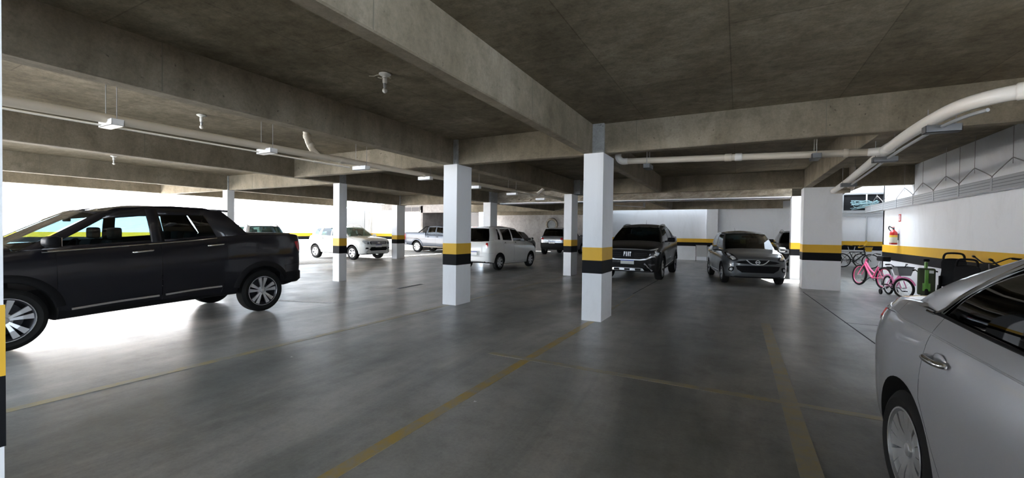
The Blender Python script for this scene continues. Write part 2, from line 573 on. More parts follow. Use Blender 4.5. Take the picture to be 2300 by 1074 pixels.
# rough broken beam, its lit soffit built as a white strip, partly metal angle
mb = MB()
nx, nz = 90, 6
random.seed(3)
def rough_face(y, sgn, x0, x1, z0, z1, nx, nz, amp):
    vs, fs = [], []
    for i in range(nx + 1):
        for j in range(nz + 1):
            e = 1.0 if j < 3 else 0.25
            vs.append((x0 + (x1 - x0) * i / nx, y + sgn * random.uniform(-amp, amp) * e, z0 + (z1 - z0) * j / nz))
    for i in range(nx):
        for j in range(nz):
            a = i * (nz + 1) + j
            fs.append((a, a + nz + 1, a + nz + 2, a + 1))
    return vs, fs
v_, f_ = rough_face(16.86, 1, -9.87, 1.55, SOF + 0.02, CEIL, nx, nz, 0.03)
mb.add(v_, f_)
mb.box(-9.87, 1.55, 16.90, 17.1, SOF, CEIL + 0.02)
struct('concrete_beam', mb, 'concrete_rough', 'broken rough concrete beam with exposed edges before the parked pickup')
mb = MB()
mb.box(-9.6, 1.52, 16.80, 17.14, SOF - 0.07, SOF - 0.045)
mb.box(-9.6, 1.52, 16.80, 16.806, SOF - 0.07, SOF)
struct('trim_lit_soffit', mb, 'white_metal', 'pale strip imitating the lit soffit of the broken beam, partly metal angle')
# broken plaster flakes along the rough beam
flk = [(-9.1, 2.95, .16), (-8.7, 2.9, .1), (-8.2, 2.86, .22), (-7.6, 2.84, .18), (-5.0, 2.86, .2), (-3.6, 2.83, .25), (-2.2, 2.84, .3), (-0.6, 2.82, .26), (0.6, 2.84, .3)]
for i, (x, z, w) in enumerate(flk):
    mb = MB()
    pts = []
    for k in range(9):
        a = 2 * math.pi * k / 9
        rr_ = random.uniform(.6, 1.1)
        pts.append((x + math.cos(a) * w * rr_, z + math.sin(a) * .05 * rr_))
    n = len(pts)
    mb.add([(px_, 16.80 + random.uniform(-.015, .01), pz) for px_, pz in pts] + [(px_, 16.87, pz) for px_, pz in pts],
           [tuple(range(n)), tuple(range(2 * n - 1, n - 1, -1))] + [(k, (k + 1) % n, n + (k + 1) % n, n + k) for k in range(n)])
    o = struct('plaster_flake', mb, 'concrete_rough')
    o.parent = bpy.data.objects['concrete_beam.014'] if 'concrete_beam.014' in bpy.data.objects else None
    if o.parent: del o['kind']

# unseen canopy added to shade the back of the yard
mb = MB(); mb.box(-25.9, -15.6, 17.6, 24.6, 3.75, 3.9)
struct('ceiling_canopy', mb, 'concrete_slab', 'unseen concrete canopy added to shade the blue-grey pickup')

# columns
def column(label, x0, x1, y0, y1, core=None, mat='white_paint', top=SOF):
    mb = MB()
    mb.box(x0, x1, y0, y1, 0, top)
    o = struct('column', mb, mat, label)
    e = 0.003
    mb = MB(); mb.box(x0 - e, x1 + e, y0 - e, y1 + e, ZM, ZY)
    mb.build('yellow_band', 'yellow_paint', o)
    mb = MB(); mb.box(x0 - e, x1 + e, y0 - e, y1 + e, ZB, ZM)
    mb.build('black_band', 'black_paint', o)
    if core:
        a0, a1, b0, b1 = core
        mb = MB(); mb.box(a0, a1, b0, b1, top, CEIL + 0.02)
        mb.build('column_head', 'concrete_core', o)
    return o

column('nearest white column with yellow and black bands in the centre right', -2.28, -1.95, 6.78, 7.42, (-2.145, -1.955, 6.80, 7.0))
column('white column with yellow and black bands left of the nearest one', -5.17, -4.85, 6.80, 7.31, (-4.95, -4.86, 6.81, 7.0))
column('slim white column between dark pickup and white SUV', -10.12, -9.87, 8.23, 8.49, (-9.90, -9.855, 8.235, 8.45))
column('white column behind the bed of the dark pickup', -15.6, -15.32, 8.19, 8.42, (-15.36, -15.31, 8.20, 8.40))
column('white column beside the white hatchback, part hidden by the nearest column', -5.24, -4.97, 13.58, 14.2, (-5.0, -4.72, 13.7, 14.2))
column('wide white column next to the pink bicycle', 1.56, 2.41, 13.98, 14.55, (1.56, 1.75, 13.98, 14.2))
column('white column behind the wide column at the end of the broken beam', 1.55, 2.0, 16.86, 17.3)
column('small white column between white SUV and blue-grey pickup', -15.84, -15.49, 16.5, 17.08, (-15.5, -15.3, 16.5, 17.0))
column('white column behind the white hatchback roof', -10.13, -9.76, 16.25, 16.85, (-10.1, -9.75, 16.3, 16.85))
column('white column cut off at the left picture edge', -2.26, -1.938, 0.0, 0.405, (-2.2, -1.96, 0.05, 0.39))
column('thin white pilaster in the corner of the yard', -25.95, -25.6, 24.1, 24.5, None, 'white_stained', 3.0)

# walls
def wall(name, label, x0, x1, y0, y1, h, mat='white_paint', bands=None, z0=0.0):
    mb = MB(); mb.box(x0, x1, y0, y1, z0, h)
    o = struct(name, mb, mat, label)
    e = 0.004
    for (a0, a1, b0, b1) in (bands or []):
        mb = MB(); mb.box(a0, a1, b0, b1, ZM, ZY); mb.build('yellow_band', 'yellow_paint', o)
        mb = MB(); mb.box(a0, a1, b0, b1, ZB, ZM); mb.build('black_band', 'black_paint', o)
    return o
e = 0.004
wall('wall_right', 'white right wall with yellow and black bands', 3.83, 3.95, 2.6, 16.5, CEIL + .1, 'white_paint', [(3.83 - e, 3.84, 2.6, 16.5 + e)])
wall('wall_fill_light_parapet', 'unseen low white parapet below an opening added for fill light', 3.83, 3.95, -8, 2.6, 1.75, 'white_paint')  # kept low: opening above it is added for fill light from the right
wall('wall_right_upper', 'white wall continuing up above the light well', 3.83, 3.95, 14.2, 16.5, 7.0, 'white_paint', None, CEIL + .1)
wall('wall_back', 'white back wall behind the black pickup', -7.0, 6.4, 26.0, 26.2, CEIL + .1, 'white_paint', [(-7, -1.55, 26 - e, 26.05), (-1.0, 6.4, 26 - e, 26.05)])
wall('wall_back_upper', 'pale back wall rising above the garage beyond the bicycles', -7.0, 6.4, 26.0, 26.2, 7.5, 'white_paint', None, CEIL + .1)
mb = MB(); mb.box(-1.55, -1.0, 25.75, 26.0, 0, CEIL)
o = struct('column', mb, 'white_paint', 'white pilaster on the back wall behind the grey hatchback')
mb = MB(); mb.box(-1.553, -0.997, 25.747, 26, ZM, ZY); mb.build('yellow_band', 'yellow_paint', o)
mb = MB(); mb.box(-1.553, -0.997, 25.747, 26, ZB, ZM); mb.build('black_band', 'black_paint', o)
wall('wall_end', 'white end wall closing the light well', 6.3, 6.45, 16.5, 26.2, 7.5, 'white_paint', [(6.3 - e, 6.32, 16.5, 26)])
wall('wall_light_block_left', 'unseen concrete wall added to block light from the rear left', -5.32, -5.17, -8.0, -0.5, CEIL, 'plaster_grey')  # added out of view to keep rear-left light off the near floor
wall('wall_light_block_rear', 'unseen concrete wall added to shut out light behind the camera', -5.3, 3.95, -6.65, -6.5, CEIL + .1, 'plaster_grey')  # added out of view to darken the near bay
wall('wall_return', 'white wall return behind the right wall', 3.83, 6.4, 16.38, 16.5, 7.0, 'white_paint')
wall('wall_recess', 'grey plastered wall deep behind the white hatchback', -18.0, -7.0, 30.0, 30.2, CEIL + .1, 'plaster_grey')
wall('wall_recess_side', 'grey side wall of the deep recess', -7.2, -7.0, 24.2, 30.1, CEIL + .1, 'plaster_grey')
wall('wall_yard', 'sunlit white yard wall with yellow and black bands', -26.2, -26.0, -12, 24.6, 3.05, 'white_paint', [(-26.03, -26 + e, -7, 24.5)])
wall('wall_yard_back', 'stained white wall at the back of the yard', -26.0, -20.6, 24.5, 24.7, 3.0, 'white_stained', [(-25.6, -20.6, 24.5 - e, 24.52)])
wall('wall_yard_top', 'dull plaster strip above the stained yard wall', -26.0, -20.6, 24.56, 24.7, 3.5, 'plaster_grey', None, 3.0)
# garage opening behind the blue-grey pickup
mb = MB()
mb.box(-20.6, -20.42, 24.4, 24.7, 0, 3.3)
mb.box(-20.6, -17.9, 24.4, 24.75, 2.78, 3.5)
mb.box(-18.1, -17.9, 24.4, 24.7, 0, 3.3)
struct('door_1', mb, 'plaster_grey', 'concrete frame of a dark garage opening behind the blue-grey pickup')
mb = MB()
mb.box(-20.5, -17.95, 27.2, 27.3, 0, 3.0)
mb.box(-20.55, -20.5, 24.7, 27.3, 0, 3.0)
mb.box(-17.98, -17.93, 24.7, 27.3, 0, 3.0)
mb.box(-20.5, -17.95, 24.7, 27.3, 2.95, 3.05)
struct('wall_garage', mb, 'plaster_grey', 'dark inside walls of the garage behind the blue-grey pickup')
# high window strip on the stained wall
wnd = struct('window_1', MB().box(-22.3, -20.75, 24.44, 24.5, 2.86, 2.9).box(-22.3, -20.75, 24.44, 24.5, 3.2, 3.24)
             .box(-22.3, -22.26, 24.44, 24.5, 2.9, 3.2).box(-20.79, -20.75, 24.44, 24.5, 2.9, 3.2).box(-21.54, -21.5, 24.44, 24.5, 2.9, 3.2), 'plaster_grey', 'dark high window strip on the stained yard wall')
for a0 in (-22.26, -21.5):
    MB().box(a0, a0 + .71, 24.46, 24.48, 2.9, 3.2).build('pane', 'brown_pane', wnd)
# windows and cream door jamb seen past the second column
wnd = struct('window_2', MB().box(-17.7, -15.5, 24.28, 24.34, 2.62, 2.7).box(-17.7, -15.5, 24.28, 24.34, 3.15, 3.24)
             .box(-16.85, -16.8, 24.28, 24.34, 1.0, 3.2).box(-16.2, -16.15, 24.28, 24.34, 1.0, 3.2), 'plaster_grey', 'brown framed window behind the second column')
for a0, a1 in ((-17.7, -16.85), (-16.8, -16.2), (-16.15, -15.5)):
    MB().box(a0, a1, 24.30, 24.32, 2.7, 3.15).build('pane', 'brown_pane', wnd)
for a0, a1 in ((-17.7, -16.85), (-16.15, -15.5)):
    MB().box(a0, a1, 24.30, 24.32, 0, 2.62).build('pane', 'brown_pane', wnd)
MB().box(-16.8, -16.2, 24.26, 24.32, 0, 2.6).build('door_leaf', 'wood_cream', wnd)
# ring-shaped plaster patch on the recess wall
mb = MB()
mb.torus(0.42, 0.10, (-12.55, 29.985, 2.05), 'y', 28, 6)
o = struct('wall_patch', mb, 'concrete_rough', 'ring of rough patching on the grey recess wall')
MB().lathe([(0.34, 0.0), (0.30, -0.03), (0.0, -0.035)], 18, 'y', (-12.55, 29.99, 2.05)).build('patch_core', 'concrete_core', o)

# floor joints (saw cuts) and painted bay lines
def strip(name, p0, p1, w, mat, label, z=0.002, cat=None):
    a, b_ = Vector((p0[0], p0[1], 0)), Vector((p1[0], p1[1], 0))
    d = (b_ - a).normalized(); n = Vector((-d.y, d.x, 0)) * w / 2
    mb = MB()
    vs = [a - n, b_ - n, b_ + n, a + n]
    mb.add([(v.x, v.y, 0.0) for v in vs] + [(v.x, v.y, z) for v in vs], [(3, 2, 1, 0), (4, 5, 6, 7), (0, 1, 5, 4), (1, 2, 6, 5), (2, 3, 7, 6), (3, 0, 4, 7)])
    o = struct(name, mb, mat, label)
    return o
strip('floor_marking', (-2.09, -3), (-2.10, 6.76), 0.105, 'line_yellow', 'worn yellow floor line leading to the nearest column')
strip('floor_marking', (-5.03, -3), (-5.02, 6.78), 0.10, 'line_faint', 'faded yellow floor line leading to the second column')
strip('floor_marking', (-2.6, 4.36), (3.0, 4.35), 0.09, 'line_faint', 'faded yellow cross line on the open floor', 0.0025)
strip('floor_marking', (0.42, 0.5), (0.42, 8.1), 0.13, 'line_faint', 'faded yellow bay line left of the silver sedan', 0.0022)
strip('floor_marking', (-5.0, 7.35), (-5.06, 13.5), 0.07, 'line_faint', 'faint yellow floor line beyond the second column')
strip('floor_marking', (-2.1, 7.5), (-2.15, 10.3), 0.05, 'line_faint', 'faint yellow floor line behind the nearest column')
strip('floor_marking', (-8.35, 5.35), (-7.05, 5.75), 0.14, 'line_white', 'short pale floor stripe behind the dark pickup rear wheel')
strip('floor_joint', (1.50, 13.2), (1.68, 6.8), 0.02, 'black_paint', 'thin dark saw-cut joint from the wide column', 0.0015)
strip('floor_joint', (-2.21, 10.4), (-2.19, 13.9), 0.018, 'black_paint', 'thin dark saw-cut joint before the black pickup', 0.0015)
strip('floor_joint', (-6.2, 10.2), (-3.5, 12.1), 0.012, 'black_paint', 'thin diagonal crack on the floor before the white hatchback', 0.0015)
strip('floor_joint', (1.6, 8.9), (3.2, 8.9), 0.012, 'black_paint', 'thin cross joint before the silver sedan', 0.0015)
# drain grate
dr = empty('floor_drain', (-7.53, 8.53, 0), math.radians(-83.5))
tag(dr, 'narrow dark slotted drain grate in the floor', 'drain')
MB().box(-0.56, 0.56, -0.075, 0.075, 0.0005, 0.0035).build('frame', 'galv', dr)
MB().box(-0.53, 0.53, -0.05, 0.05, 0.003, 0.0045).build('slot', 'dark_void', dr)
for k in range(12):
    MB().box(-0.50 + k * 0.088, -0.488 + k * 0.088, -0.05, 0.05, 0.004, 0.0065).build('bar', 'galv_dark', dr)
# ================================================================ vehicles
def pchip(xs, ys, xq):
    xs = np.asarray(xs, float); ys = np.asarray(ys, float)
    if ys.ndim == 1: ys = ys[:, None]
    h = np.diff(xs)[:, None]; d = np.diff(ys, axis=0) / h
    m = np.zeros_like(ys)
    m[0], m[-1] = d[0], d[-1]
    for i in range(1, len(xs) - 1):
        w1 = 2 * h[i] + h[i - 1]; w2 = h[i] + 2 * h[i - 1]
        ok = d[i - 1] * d[i] > 0
        a = np.where(ok, d[i - 1], 1.0); b_ = np.where(ok, d[i], 1.0)
        m[i] = np.where(ok, (w1 + w2) / (w1 / a + w2 / b_), 0.0)
    xq = np.asarray(xq, float)
    k = np.clip(np.searchsorted(xs, xq) - 1, 0, len(xs) - 2)
    hk = h[k]; t = ((xq - xs[k])[:, None]) / hk
    return ((1 + 2 * t) * (1 - t) ** 2 * ys[k] + t * (1 - t) ** 2 * hk * m[k] + t * t * (3 - 2 * t) * ys[k + 1] + t * t * (t - 1) * hk * m[k + 1])

def spl2(pts, n):
    return [(p.x, p.y) for p in catmull([(a, b_, 0) for a, b_ in pts], n)]

def section(zb, zs, zt, hw, ht, d):
    h = zs - zb
    low = [(hw * .62, zb), (hw * .90, zb + .012), (hw * .965, zb + .07), (hw * .992, zb + .26 * h), (hw, zb + .52 * h),
           (hw * .995, zb + .70 * h), (ht + (hw - ht) * .62, zb + .88 * h), (ht, zs)]
    p = [(0.0, zb)] + spl2(low, 4)
    c = zt - zs
    top0 = [(ht, zs), (ht * .94, zs + .48 * c), (ht * .72, zs + .80 * c), (ht * .36, zs + .96 * c), (0, zt)]
    top1 = [(ht, zs), (ht - .045, zs - .004), (ht - .075, zs - .22), (ht - .10, zs - .5), (0, zs - .52)]
    tp = [(a[0] * (1 - d) + b_[0] * d, a[1] * (1 - d) + b_[1] * d) for a, b_ in zip(top0, top1)]
    if d < .5:
        t2 = spl2(tp, 3)
    else:
        t2 = []
        for a, b_ in zip(tp[:-1], tp[1:]):
            for k in range(3):
                t2.append((a[0] + (b_[0] - a[0]) * k / 3, a[1] + (b_[1] - a[1]) * k / 3))
        t2.append(tp[-1])
    return p + t2[1:]

def eval_bool(bm_body, bm_cut):
    me = bpy.data.meshes.new('tmp_a'); bm_body.to_mesh(me)
    mc = bpy.data.meshes.new('tmp_b'); bm_cut.to_mesh(mc)
    a = bpy.data.objects.new('tmp_a', me); b_ = bpy.data.objects.new('tmp_b', mc)
    COL.objects.link(a); COL.objects.link(b_)
    md = a.modifiers.new('cut', 'BOOLEAN')
    md.operation = 'DIFFERENCE'; md.solver = 'EXACT'; md.object = b_
    dg = bpy.context.evaluated_depsgraph_get()
    out = bpy.data.meshes.new_from_object(a.evaluated_get(dg))
    bm = bmesh.new(); bm.from_mesh(out)
    bpy.data.objects.remove(a); bpy.data.objects.remove(b_)
    for q in (me, mc, out): bpy.data.meshes.remove(q)
    return bm

class Car:
    def __init__(self, name, label, spec, loc, heading, paint_mat, group=None, cat='car'):
        # heading: angle of the forward direction in the world
        self.s = spec
        self.root = empty(name, (loc[0], loc[1], 0), heading)
        tag(self.root, label, cat, group)
        self.paint = paint_mat
        self.tub()
        self.greenhouse()
        self.wheels()

    # ---- interpolated tub values at x
    def at(self, x):
        if not hasattr(self, '_tab'):
            st = sorted(self.s['tub'])
            self._x0, self._x1 = st[0][0], st[-1][0]
            xx = np.linspace(self._x0, self._x1, 4001)
            self._tab = pchip([q[0] for q in st], [q[1:] for q in st], xx).tolist()
        k = (x - self._x0) / (self._x1 - self._x0) * 4000
        return self._tab[int(min(max(k, 0), 4000) + .5)]

    def tub(self):
        s = self.s
        st = sorted(s['tub'])
        xs = [q[0] for q in st]
        xq = []
        for i in range(len(xs) - 1):
            dx = xs[i + 1] - xs[i]
            n = max(2 if dx > .03 else 1, int(math.ceil(dx / .055)))
            xq += [xs[i] + dx * k / n for k in range(n)]
        xq.append(xs[-1])
        vals = pchip(xs, [q[1:] for q in st], xq)
        rings = []
        for x, v in zip(xq, vals):
            half = section(*v)
            ring = [(x, y, z) for y, z in half] + [(x, -y, z) for y, z in half[-2:0:-1]]
            rings.append(ring)
        n = len(rings[0])
        bm = bmesh.new()
        V = [[bm.verts.new(p) for p in r] for r in rings]
        for i in range(len(V) - 1):
            for j in range(n):
                k = (j + 1) % n
                bm.faces.new((V[i][j], V[i][k], V[i + 1][k], V[i + 1][j]))
        bm.faces.new(V[0][::-1]); bm.faces.new(V[-1])
        bmesh.ops.recalc_face_normals(bm, faces=bm.faces[:])
        self.bvh = BVHTree.FromBMesh(bm)
        wb, r, ra = s['wb'], s['r'], s['ra']
        hw = s['hw']
        cut = bmesh.new()
        for ax in (0.0, -wb):
            for sd in (1, -1):
                M = Matrix.Translation((ax, sd * (hw - .08), r + .015)) @ Matrix.Rotation(math.pi / 2, 4, 'X')
                bmesh.ops.create_cone(cut, cap_ends=True, segments=48, radius1=ra, radius2=ra, depth=.48, matrix=M)
        for ex in s.get('cuts', []):
            M = Matrix.Translation(((ex[0] + ex[1]) / 2, (ex[2] + ex[3]) / 2, (ex[4] + ex[5]) / 2)) @ Matrix.Diagonal((ex[1] - ex[0], ex[3] - ex[2], ex[5] - ex[4], 1))
            bmesh.ops.create_cube(cut, size=1, matrix=M)
        b2 = eval_bool(bm, cut)
        bm.free(); cut.free()
        planes = [((x, 0, 0), (1, 0, 0)) for x in s['door_x']] + [((0, 0, s['sill']), (0, 0, 1)), ((s['cowl'], 0, 0), (1, 0, 0)), ((s['bump_f'][0], 0, 0), (1, 0, 0)), ((s['bump_r'][0], 0, 0), (1, 0, 0)),
                  ((0, 0, s['bump_f'][1]), (0, 0, 1)), ((0, 0, s['bump_r'][1]), (0, 0, 1))]
        if 'lid' in s: planes.append(((s['lid'], 0, 0), (1, 0, 0)))
        if 'door_rear' in s: planes.insert(0, ((0, 0, s['door_rear'][0]), (0, 0, 1)))
        for co, no in planes:
            bmesh.ops.bisect_plane(b2, geom=b2.verts[:] + b2.edges[:] + b2.faces[:], dist=1e-4, plane_co=co, plane_no=no)
        if 'door_rear' in s:
            zc, xb, z0 = s['door_rear']
            slope = Vector((xb - s['door_x'][-1], 0, z0 - zc))
            pn = Vector((-slope.z, 0, slope.x)).normalized()
            low = [f for f in b2.faces if f.calc_center_median().z < zc and abs(f.calc_center_median().x - xb) < .6]
            gg = set(low)
            for f in low: gg.update(f.verts); gg.update(f.edges)
            bmesh.ops.bisect_plane(b2, geom=list(gg), dist=1e-4, plane_co=(s['door_x'][-1], 0, zc), plane_no=pn)
        b2.normal_update()
        dx = s['door_x']
        groups = {}
        for f in b2.faces:
            c = f.calc_center_median(); nn_ = f.normal
            key = 'body'
            well = False
            for ax in (0.0, -wb):
                if all(math.hypot(v.co.x - ax, v.co.z - r - .015) < ra + .004 for v in f.verts) and abs(c.y) > hw - .36:
                    rad = Vector((c.x - ax, 0, c.z - r - .015))
                    if abs(nn_.y) > .95 and abs(c.y) < hw - .25: well = True
                    elif rad.length > ra * .9 and nn_.dot(rad) < 0: well = True
            v_ = self.at(min(max(c.x, xs[0]), xs[-1]))
            if well: key = 'wheel_well'
            elif nn_.z < -.6 and c.z < .6: key = 'underbody'
            elif v_[5] > .4 and abs(c.y) < v_[4] - .02 and c.z < v_[1]: key = 'cabin_floor'
            elif c.x > s['cowl'] and nn_.z > .5 and c.z > s['bump_f'][1]: key = 'hood'
            elif c.x > s['bump_f'][0] and c.z < s['bump_f'][1]: key = 'front_bumper'
            elif c.x < s['bump_r'][0] and c.z < s['bump_r'][1]: key = 'rear_bumper'
            elif 'lid' in s and c.x < s['lid'] and (nn_.z > .5 or nn_.x < -.6): key = s.get('lid_name', 'trunk_lid')
            elif c.z < s['sill']: key = 'sill'
            elif abs(nn_.y) > .3 or abs(c.y) > v_[4] - .03:
                for k in range(len(dx) - 1):
                    lo_x = dx[k + 1]
                    if k == len(dx) - 2 and 'door_rear' in s and c.z < s['door_rear'][0]:
                        lo_x += (s['door_rear'][1] - lo_x) * (s['door_rear'][0] - c.z) / (s['door_rear'][0] - s['door_rear'][2])
                    if lo_x < c.x < dx[k] and c.z > s['sill']:
                        key = 'door_%s_%d' % ('l' if c.y > 0 else 'r', k)
            groups.setdefault(key, []).append(f)
        pm = dict(wheel_well='dark_void', underbody='dark_void', cabin_floor='interior', sill=s.get('sill_mat', None), front_bumper=s.get('fb_mat', None), rear_bumper=s.get('rb_mat', None))
        comps = []
        for key, faces in groups.items():
            left = set(faces)
            got = []
            while left:
                seed = left.pop(); stack = [seed]; comp = [seed]
                while stack:
                    for ed in stack.pop().edges:
                        for g_ in ed.link_faces:
                            if g_ in left:
                                left.remove(g_); stack.append(g_); comp.append(g_)
                got.append(comp)
            got.sort(key=len, reverse=True)
            for k_, comp in enumerate(got):
                if k_ == 0 or sum(f.calc_area() for f in comp) > .0015: comps.append((key, comp))
        for key, faces in comps:
            idx = {}; vs = []; fs = []
            for f in faces:
                q = []
                for v in f.verts:
                    if v.index not in idx or True:
                        i = idx.get(v)
                        if i is None:
                            i = idx[v] = len(vs); vs.append(v.co.copy())
                        q.append(i)
                fs.append(q)
            nm = 'door' if key.startswith('door_') else key
            mat = pm.get(key) or self.paint
            me = bpy.data.meshes.new(nm); me.from_pydata([tuple(v) for v in vs], [], fs)
            gap = .0035 if (nm in ('door', 'hood', 'trunk_lid', 'tailgate', 'front_bumper', 'rear_bumper')) else 0
            bmx = bmesh.new(); bmx.from_mesh(me)
            if gap:
                mv = {}
                for ed in bmx.edges:
                    if len(ed.link_faces) == 1:
                        fc = ed.link_faces[0].calc_center_median()
                        d = (ed.verts[1].co - ed.verts[0].co)
                        if d.length < 1e-6: continue
                        inw = ed.link_faces[0].normal.cross(d).normalized()
                        if inw.dot(fc - ed.verts[0].co) < 0: inw = -inw
                        for v in ed.verts:
                            mv.setdefault(v, Vector((0, 0, 0))); mv[v] = mv[v] + inw
                for v, q in mv.items():
                    if q.length > 1e-6: v.co += q.normalized() * gap
            bmx.to_mesh(me); bmx.free()
            me.materials.append(MATS[mat])
            me.polygons.foreach_set('use_smooth', [True] * len(me.polygons))
            me.set_sharp_from_angle(angle=math.radians(38))
            o = link(bpy.data.objects.new(nm, me), self.root)
            if nm == 'door':
                self.doors = getattr(self, 'doors', {}); self.doors[key] = o
        b2.free()

    def greenhouse(self):
        s = self.s
        g = s['green']
        # ring entries: (belt x, belt y or None, belt z or None, roof x, roof y, roof z, segment kind to the next point)
        ring = []
        for (bx, by, bz, rx, ry, rz, kind) in g:
            if by is None:
                v = self.at(bx)
                by = v[4] - .012; bz = v[1] - .004 if bz is None else bz
            ring.append((Vector((bx, by, bz)), Vector((rx, ry, rz)), kind))
        K = 10
        bulge = s.get('bulge', .035)
        def pt(a, b_, t, out):
            p = a.lerp(b_, t)
            return p + out * (bulge * math.sin(math.pi * t) * (.9))
        frame = MB(); crown = s.get('crown', .05)
        parts = {}
        n = len(ring)
        for sd in (1, -1):
            mir = lambda p: Vector((p.x, p.y * sd, p.z))
            for i in range(n - 1):
                a0, b0, kind = ring[i]; a1, b1, _ = ring[i + 1]
                def outv(p):
                    q = Vector((0, p.y, 0)) + Vector((p.x - s['mid'], 0, 0)) * (.6 if kind in ('ws', 'rw') else .0)
                    return q.normalized() if q.length > 1e-5 else Vector((0, 1, 0))
                sub = 1 if kind == 'pillar' else 4
                for k in range(sub):
                    u0, u1 = k / sub, (k + 1) / sub
                    A0, A1 = a0.lerp(a1, u0), a0.lerp(a1, u1)
                    B0, B1 = b0.lerp(b1, u0), b0.lerp(b1, u1)
                    o0 = outv(A0) if kind in ('ws', 'rw') else Vector((0, 1, 0)); o1 = outv(A1) if kind in ('ws', 'rw') else Vector((0, 1, 0))
                    if kind == 'pillar' and A0.y < .5: o0 = o1 = Vector((0, 1, 0))
                    tl = s.get('tlow', .05) if kind.startswith('win') else .02
                    th = s.get('thigh', .90) if kind.startswith('win') else .955
                    ts = [0, tl] + [tl + (th - tl) * q / K for q in range(1, K + 1)] + [1]
                    for q in range(len(ts) - 1):
                        t0, t1 = ts[q], ts[q + 1]
                        quad = [mir(pt(A0, B0, t0, o0)), mir(pt(A1, B1, t0, o1)), mir(pt(A1, B1, t1, o1)), mir(pt(A0, B0, t1, o0))]
                        if sd < 0: quad = quad[::-1]
                        isg = kind != 'pillar' and 0 < q < len(ts) - 2
                        if isg:
                            nm = {'ws': 'windscreen', 'rw': 'rear_window'}.get(kind, 'window_pane')
                            key = (nm, 0 if kind in ('ws', 'rw') else (sd, i))
                            parts.setdefault(key, (MB(), kind))[0].add(quad, [(0, 1, 2, 3)])
                        else:
                            frame.add(quad, [(0, 1, 2, 3)])
            # roof
            T = 6
            x_f = ring[0][1].x; x_r = ring[-1][1].x
            def rp(i, t):
                b_ = ring[i][1]
                u = min(max((x_f - b_.x) / (x_f - x_r + 1e-6), 0), 1)
                ef = min(1, 4 * u * (1 - u) * 1.6)
                return mir(Vector((b_.x, b_.y * (1 - t), b_.z + crown * (1 - (1 - t) ** 2) * ef)))
            for i in range(n - 1):
                for k in range(T):
                    t0, t1 = k / T, (k + 1) / T
                    quad = [rp(i, t0), rp(i + 1, t0), rp(i + 1, t1), rp(i, t1)]
                    frame.add(quad if sd > 0 else quad[::-1], [(0, 1, 2, 3)])
        fo = frame.build('roof', s.get('roof_mat', self.paint), self.root, True, 30)
        sol = fo.modifiers.new('thickness', 'SOLIDIFY'); sol.thickness = .018; sol.offset = -1
        self.roof = fo
        for (nm, _), (mb, kind) in parts.items():
            gm = s.get('glass', 'glass_dark')
            if kind == 'ws': gm = s.get('ws_glass', gm)
            if kind == 'rw': gm = s.get('rw_glass', gm)
            mb.build(nm, gm, self.root, True, 60)

    def wheels(self):
        s = self.s
        r = s['r']; w = s.get('tw', .215); rr_ = s['rim']
        kind = s.get('spokes', 'five'); split = s.get('split', False)
        key = (r, w, rr_, kind, s.get('spoke_mat', 'alloy'))
        if key not in WHEELS:
            t = MB()
            prof = [(rr_ - .005, -.42 * w), (rr_ + .02, -.47 * w), (r * .5 + rr_ * .5, -.52 * w), (r - .03, -.48 * w), (r - .006, -.38 * w), (r, -.2 * w), (r, .2 * w), (r - .006, .38 * w), (r - .03, .48 * w), (r * .5 + rr_ * .5, .52 * w), (rr_ + .02, .47 * w), (rr_ - .005, .42 * w), (rr_ - .03, .3 * w), (rr_ - .03, -.3 * w)]
            t.lathe(prof, 48, 'y', closed=True)
            to = t.build('tyre', 'rubber', None, True, 35); tyre = to.data
            bpy.data.objects.remove(to)
            b_ = MB()
            b_.lathe([(rr_ + .004, .455 * w), (rr_ + .006, .47 * w), (rr_ - .008, .475 * w), (rr_ - .02, .42 * w), (rr_ - .03, .30 * w), (rr_ - .04, -.1 * w), (rr_ - .06, -.35 * w), (0.0, -.37 * w)], 40, 'y', nocap=True)
            bo = b_.build('rim', s.get('rim_mat', 'alloy_dark'), None, True, 40); rim = bo.data
            bpy.data.objects.remove(bo)
            h = MB()
            h.lathe([(0.0, .40 * w), (.026, .40 * w), (.034, .385 * w), (.038, .33 * w), (.075, .30 * w), (.08, .2 * w)], 20, 'y')
            ho = h.build('hub_cap', s.get('hub_mat', s.get('spoke_mat', 'alloy')), None, True, 40); hub = ho.data
            bpy.data.objects.remove(ho)
            lp = MB(); lp.torus(rr_ - .002, .006, (0, .46 * w, 0), 'y', 40, 6)
            lo = lp.build('rim_lip', s.get('spoke_mat', 'alloy'), None, True, 40); lip = lo.data
            bpy.data.objects.remove(lo)
            sp = []
            def spoke(a_off, w0, w1, skew=0.0):
                q = MB()
                r0, r1 = .045, rr_ - .008
                y0, y1 = .34 * w, .43 * w
                pts = []
                for (rad, ww, yy) in ((r0, w0, y0), ((r0 + r1) * .5, (w0 + w1) * .46, (y0 + y1) * .5 + .006), (r1, w1, y1)):
                    f_ = (rad - r0) / (r1 - r0)
                    pts.append([(-ww / 2 + a_off * f_ + skew * f_, rad, yy), (ww / 2 + a_off * f_ + skew * f_, rad, yy), (ww / 2 * 1.0 + a_off * f_ + skew * f_, rad, yy - .03), (-ww / 2 + a_off * f_ + skew * f_, rad, yy - .03)])
                vs = [(p[0], p[2], p[1]) for row in pts for p in row]
                fs = []
                for i in range(2):
                    for k in range(4):
                        k2 = (k + 1) % 4
                        fs.append((i * 4 + k, i * 4 + k2, (i + 1) * 4 + k2, (i + 1) * 4 + k))
                fs += [(0, 1, 2, 3), (8, 9, 10, 11)]
                q.add(vs, fs)
                return q
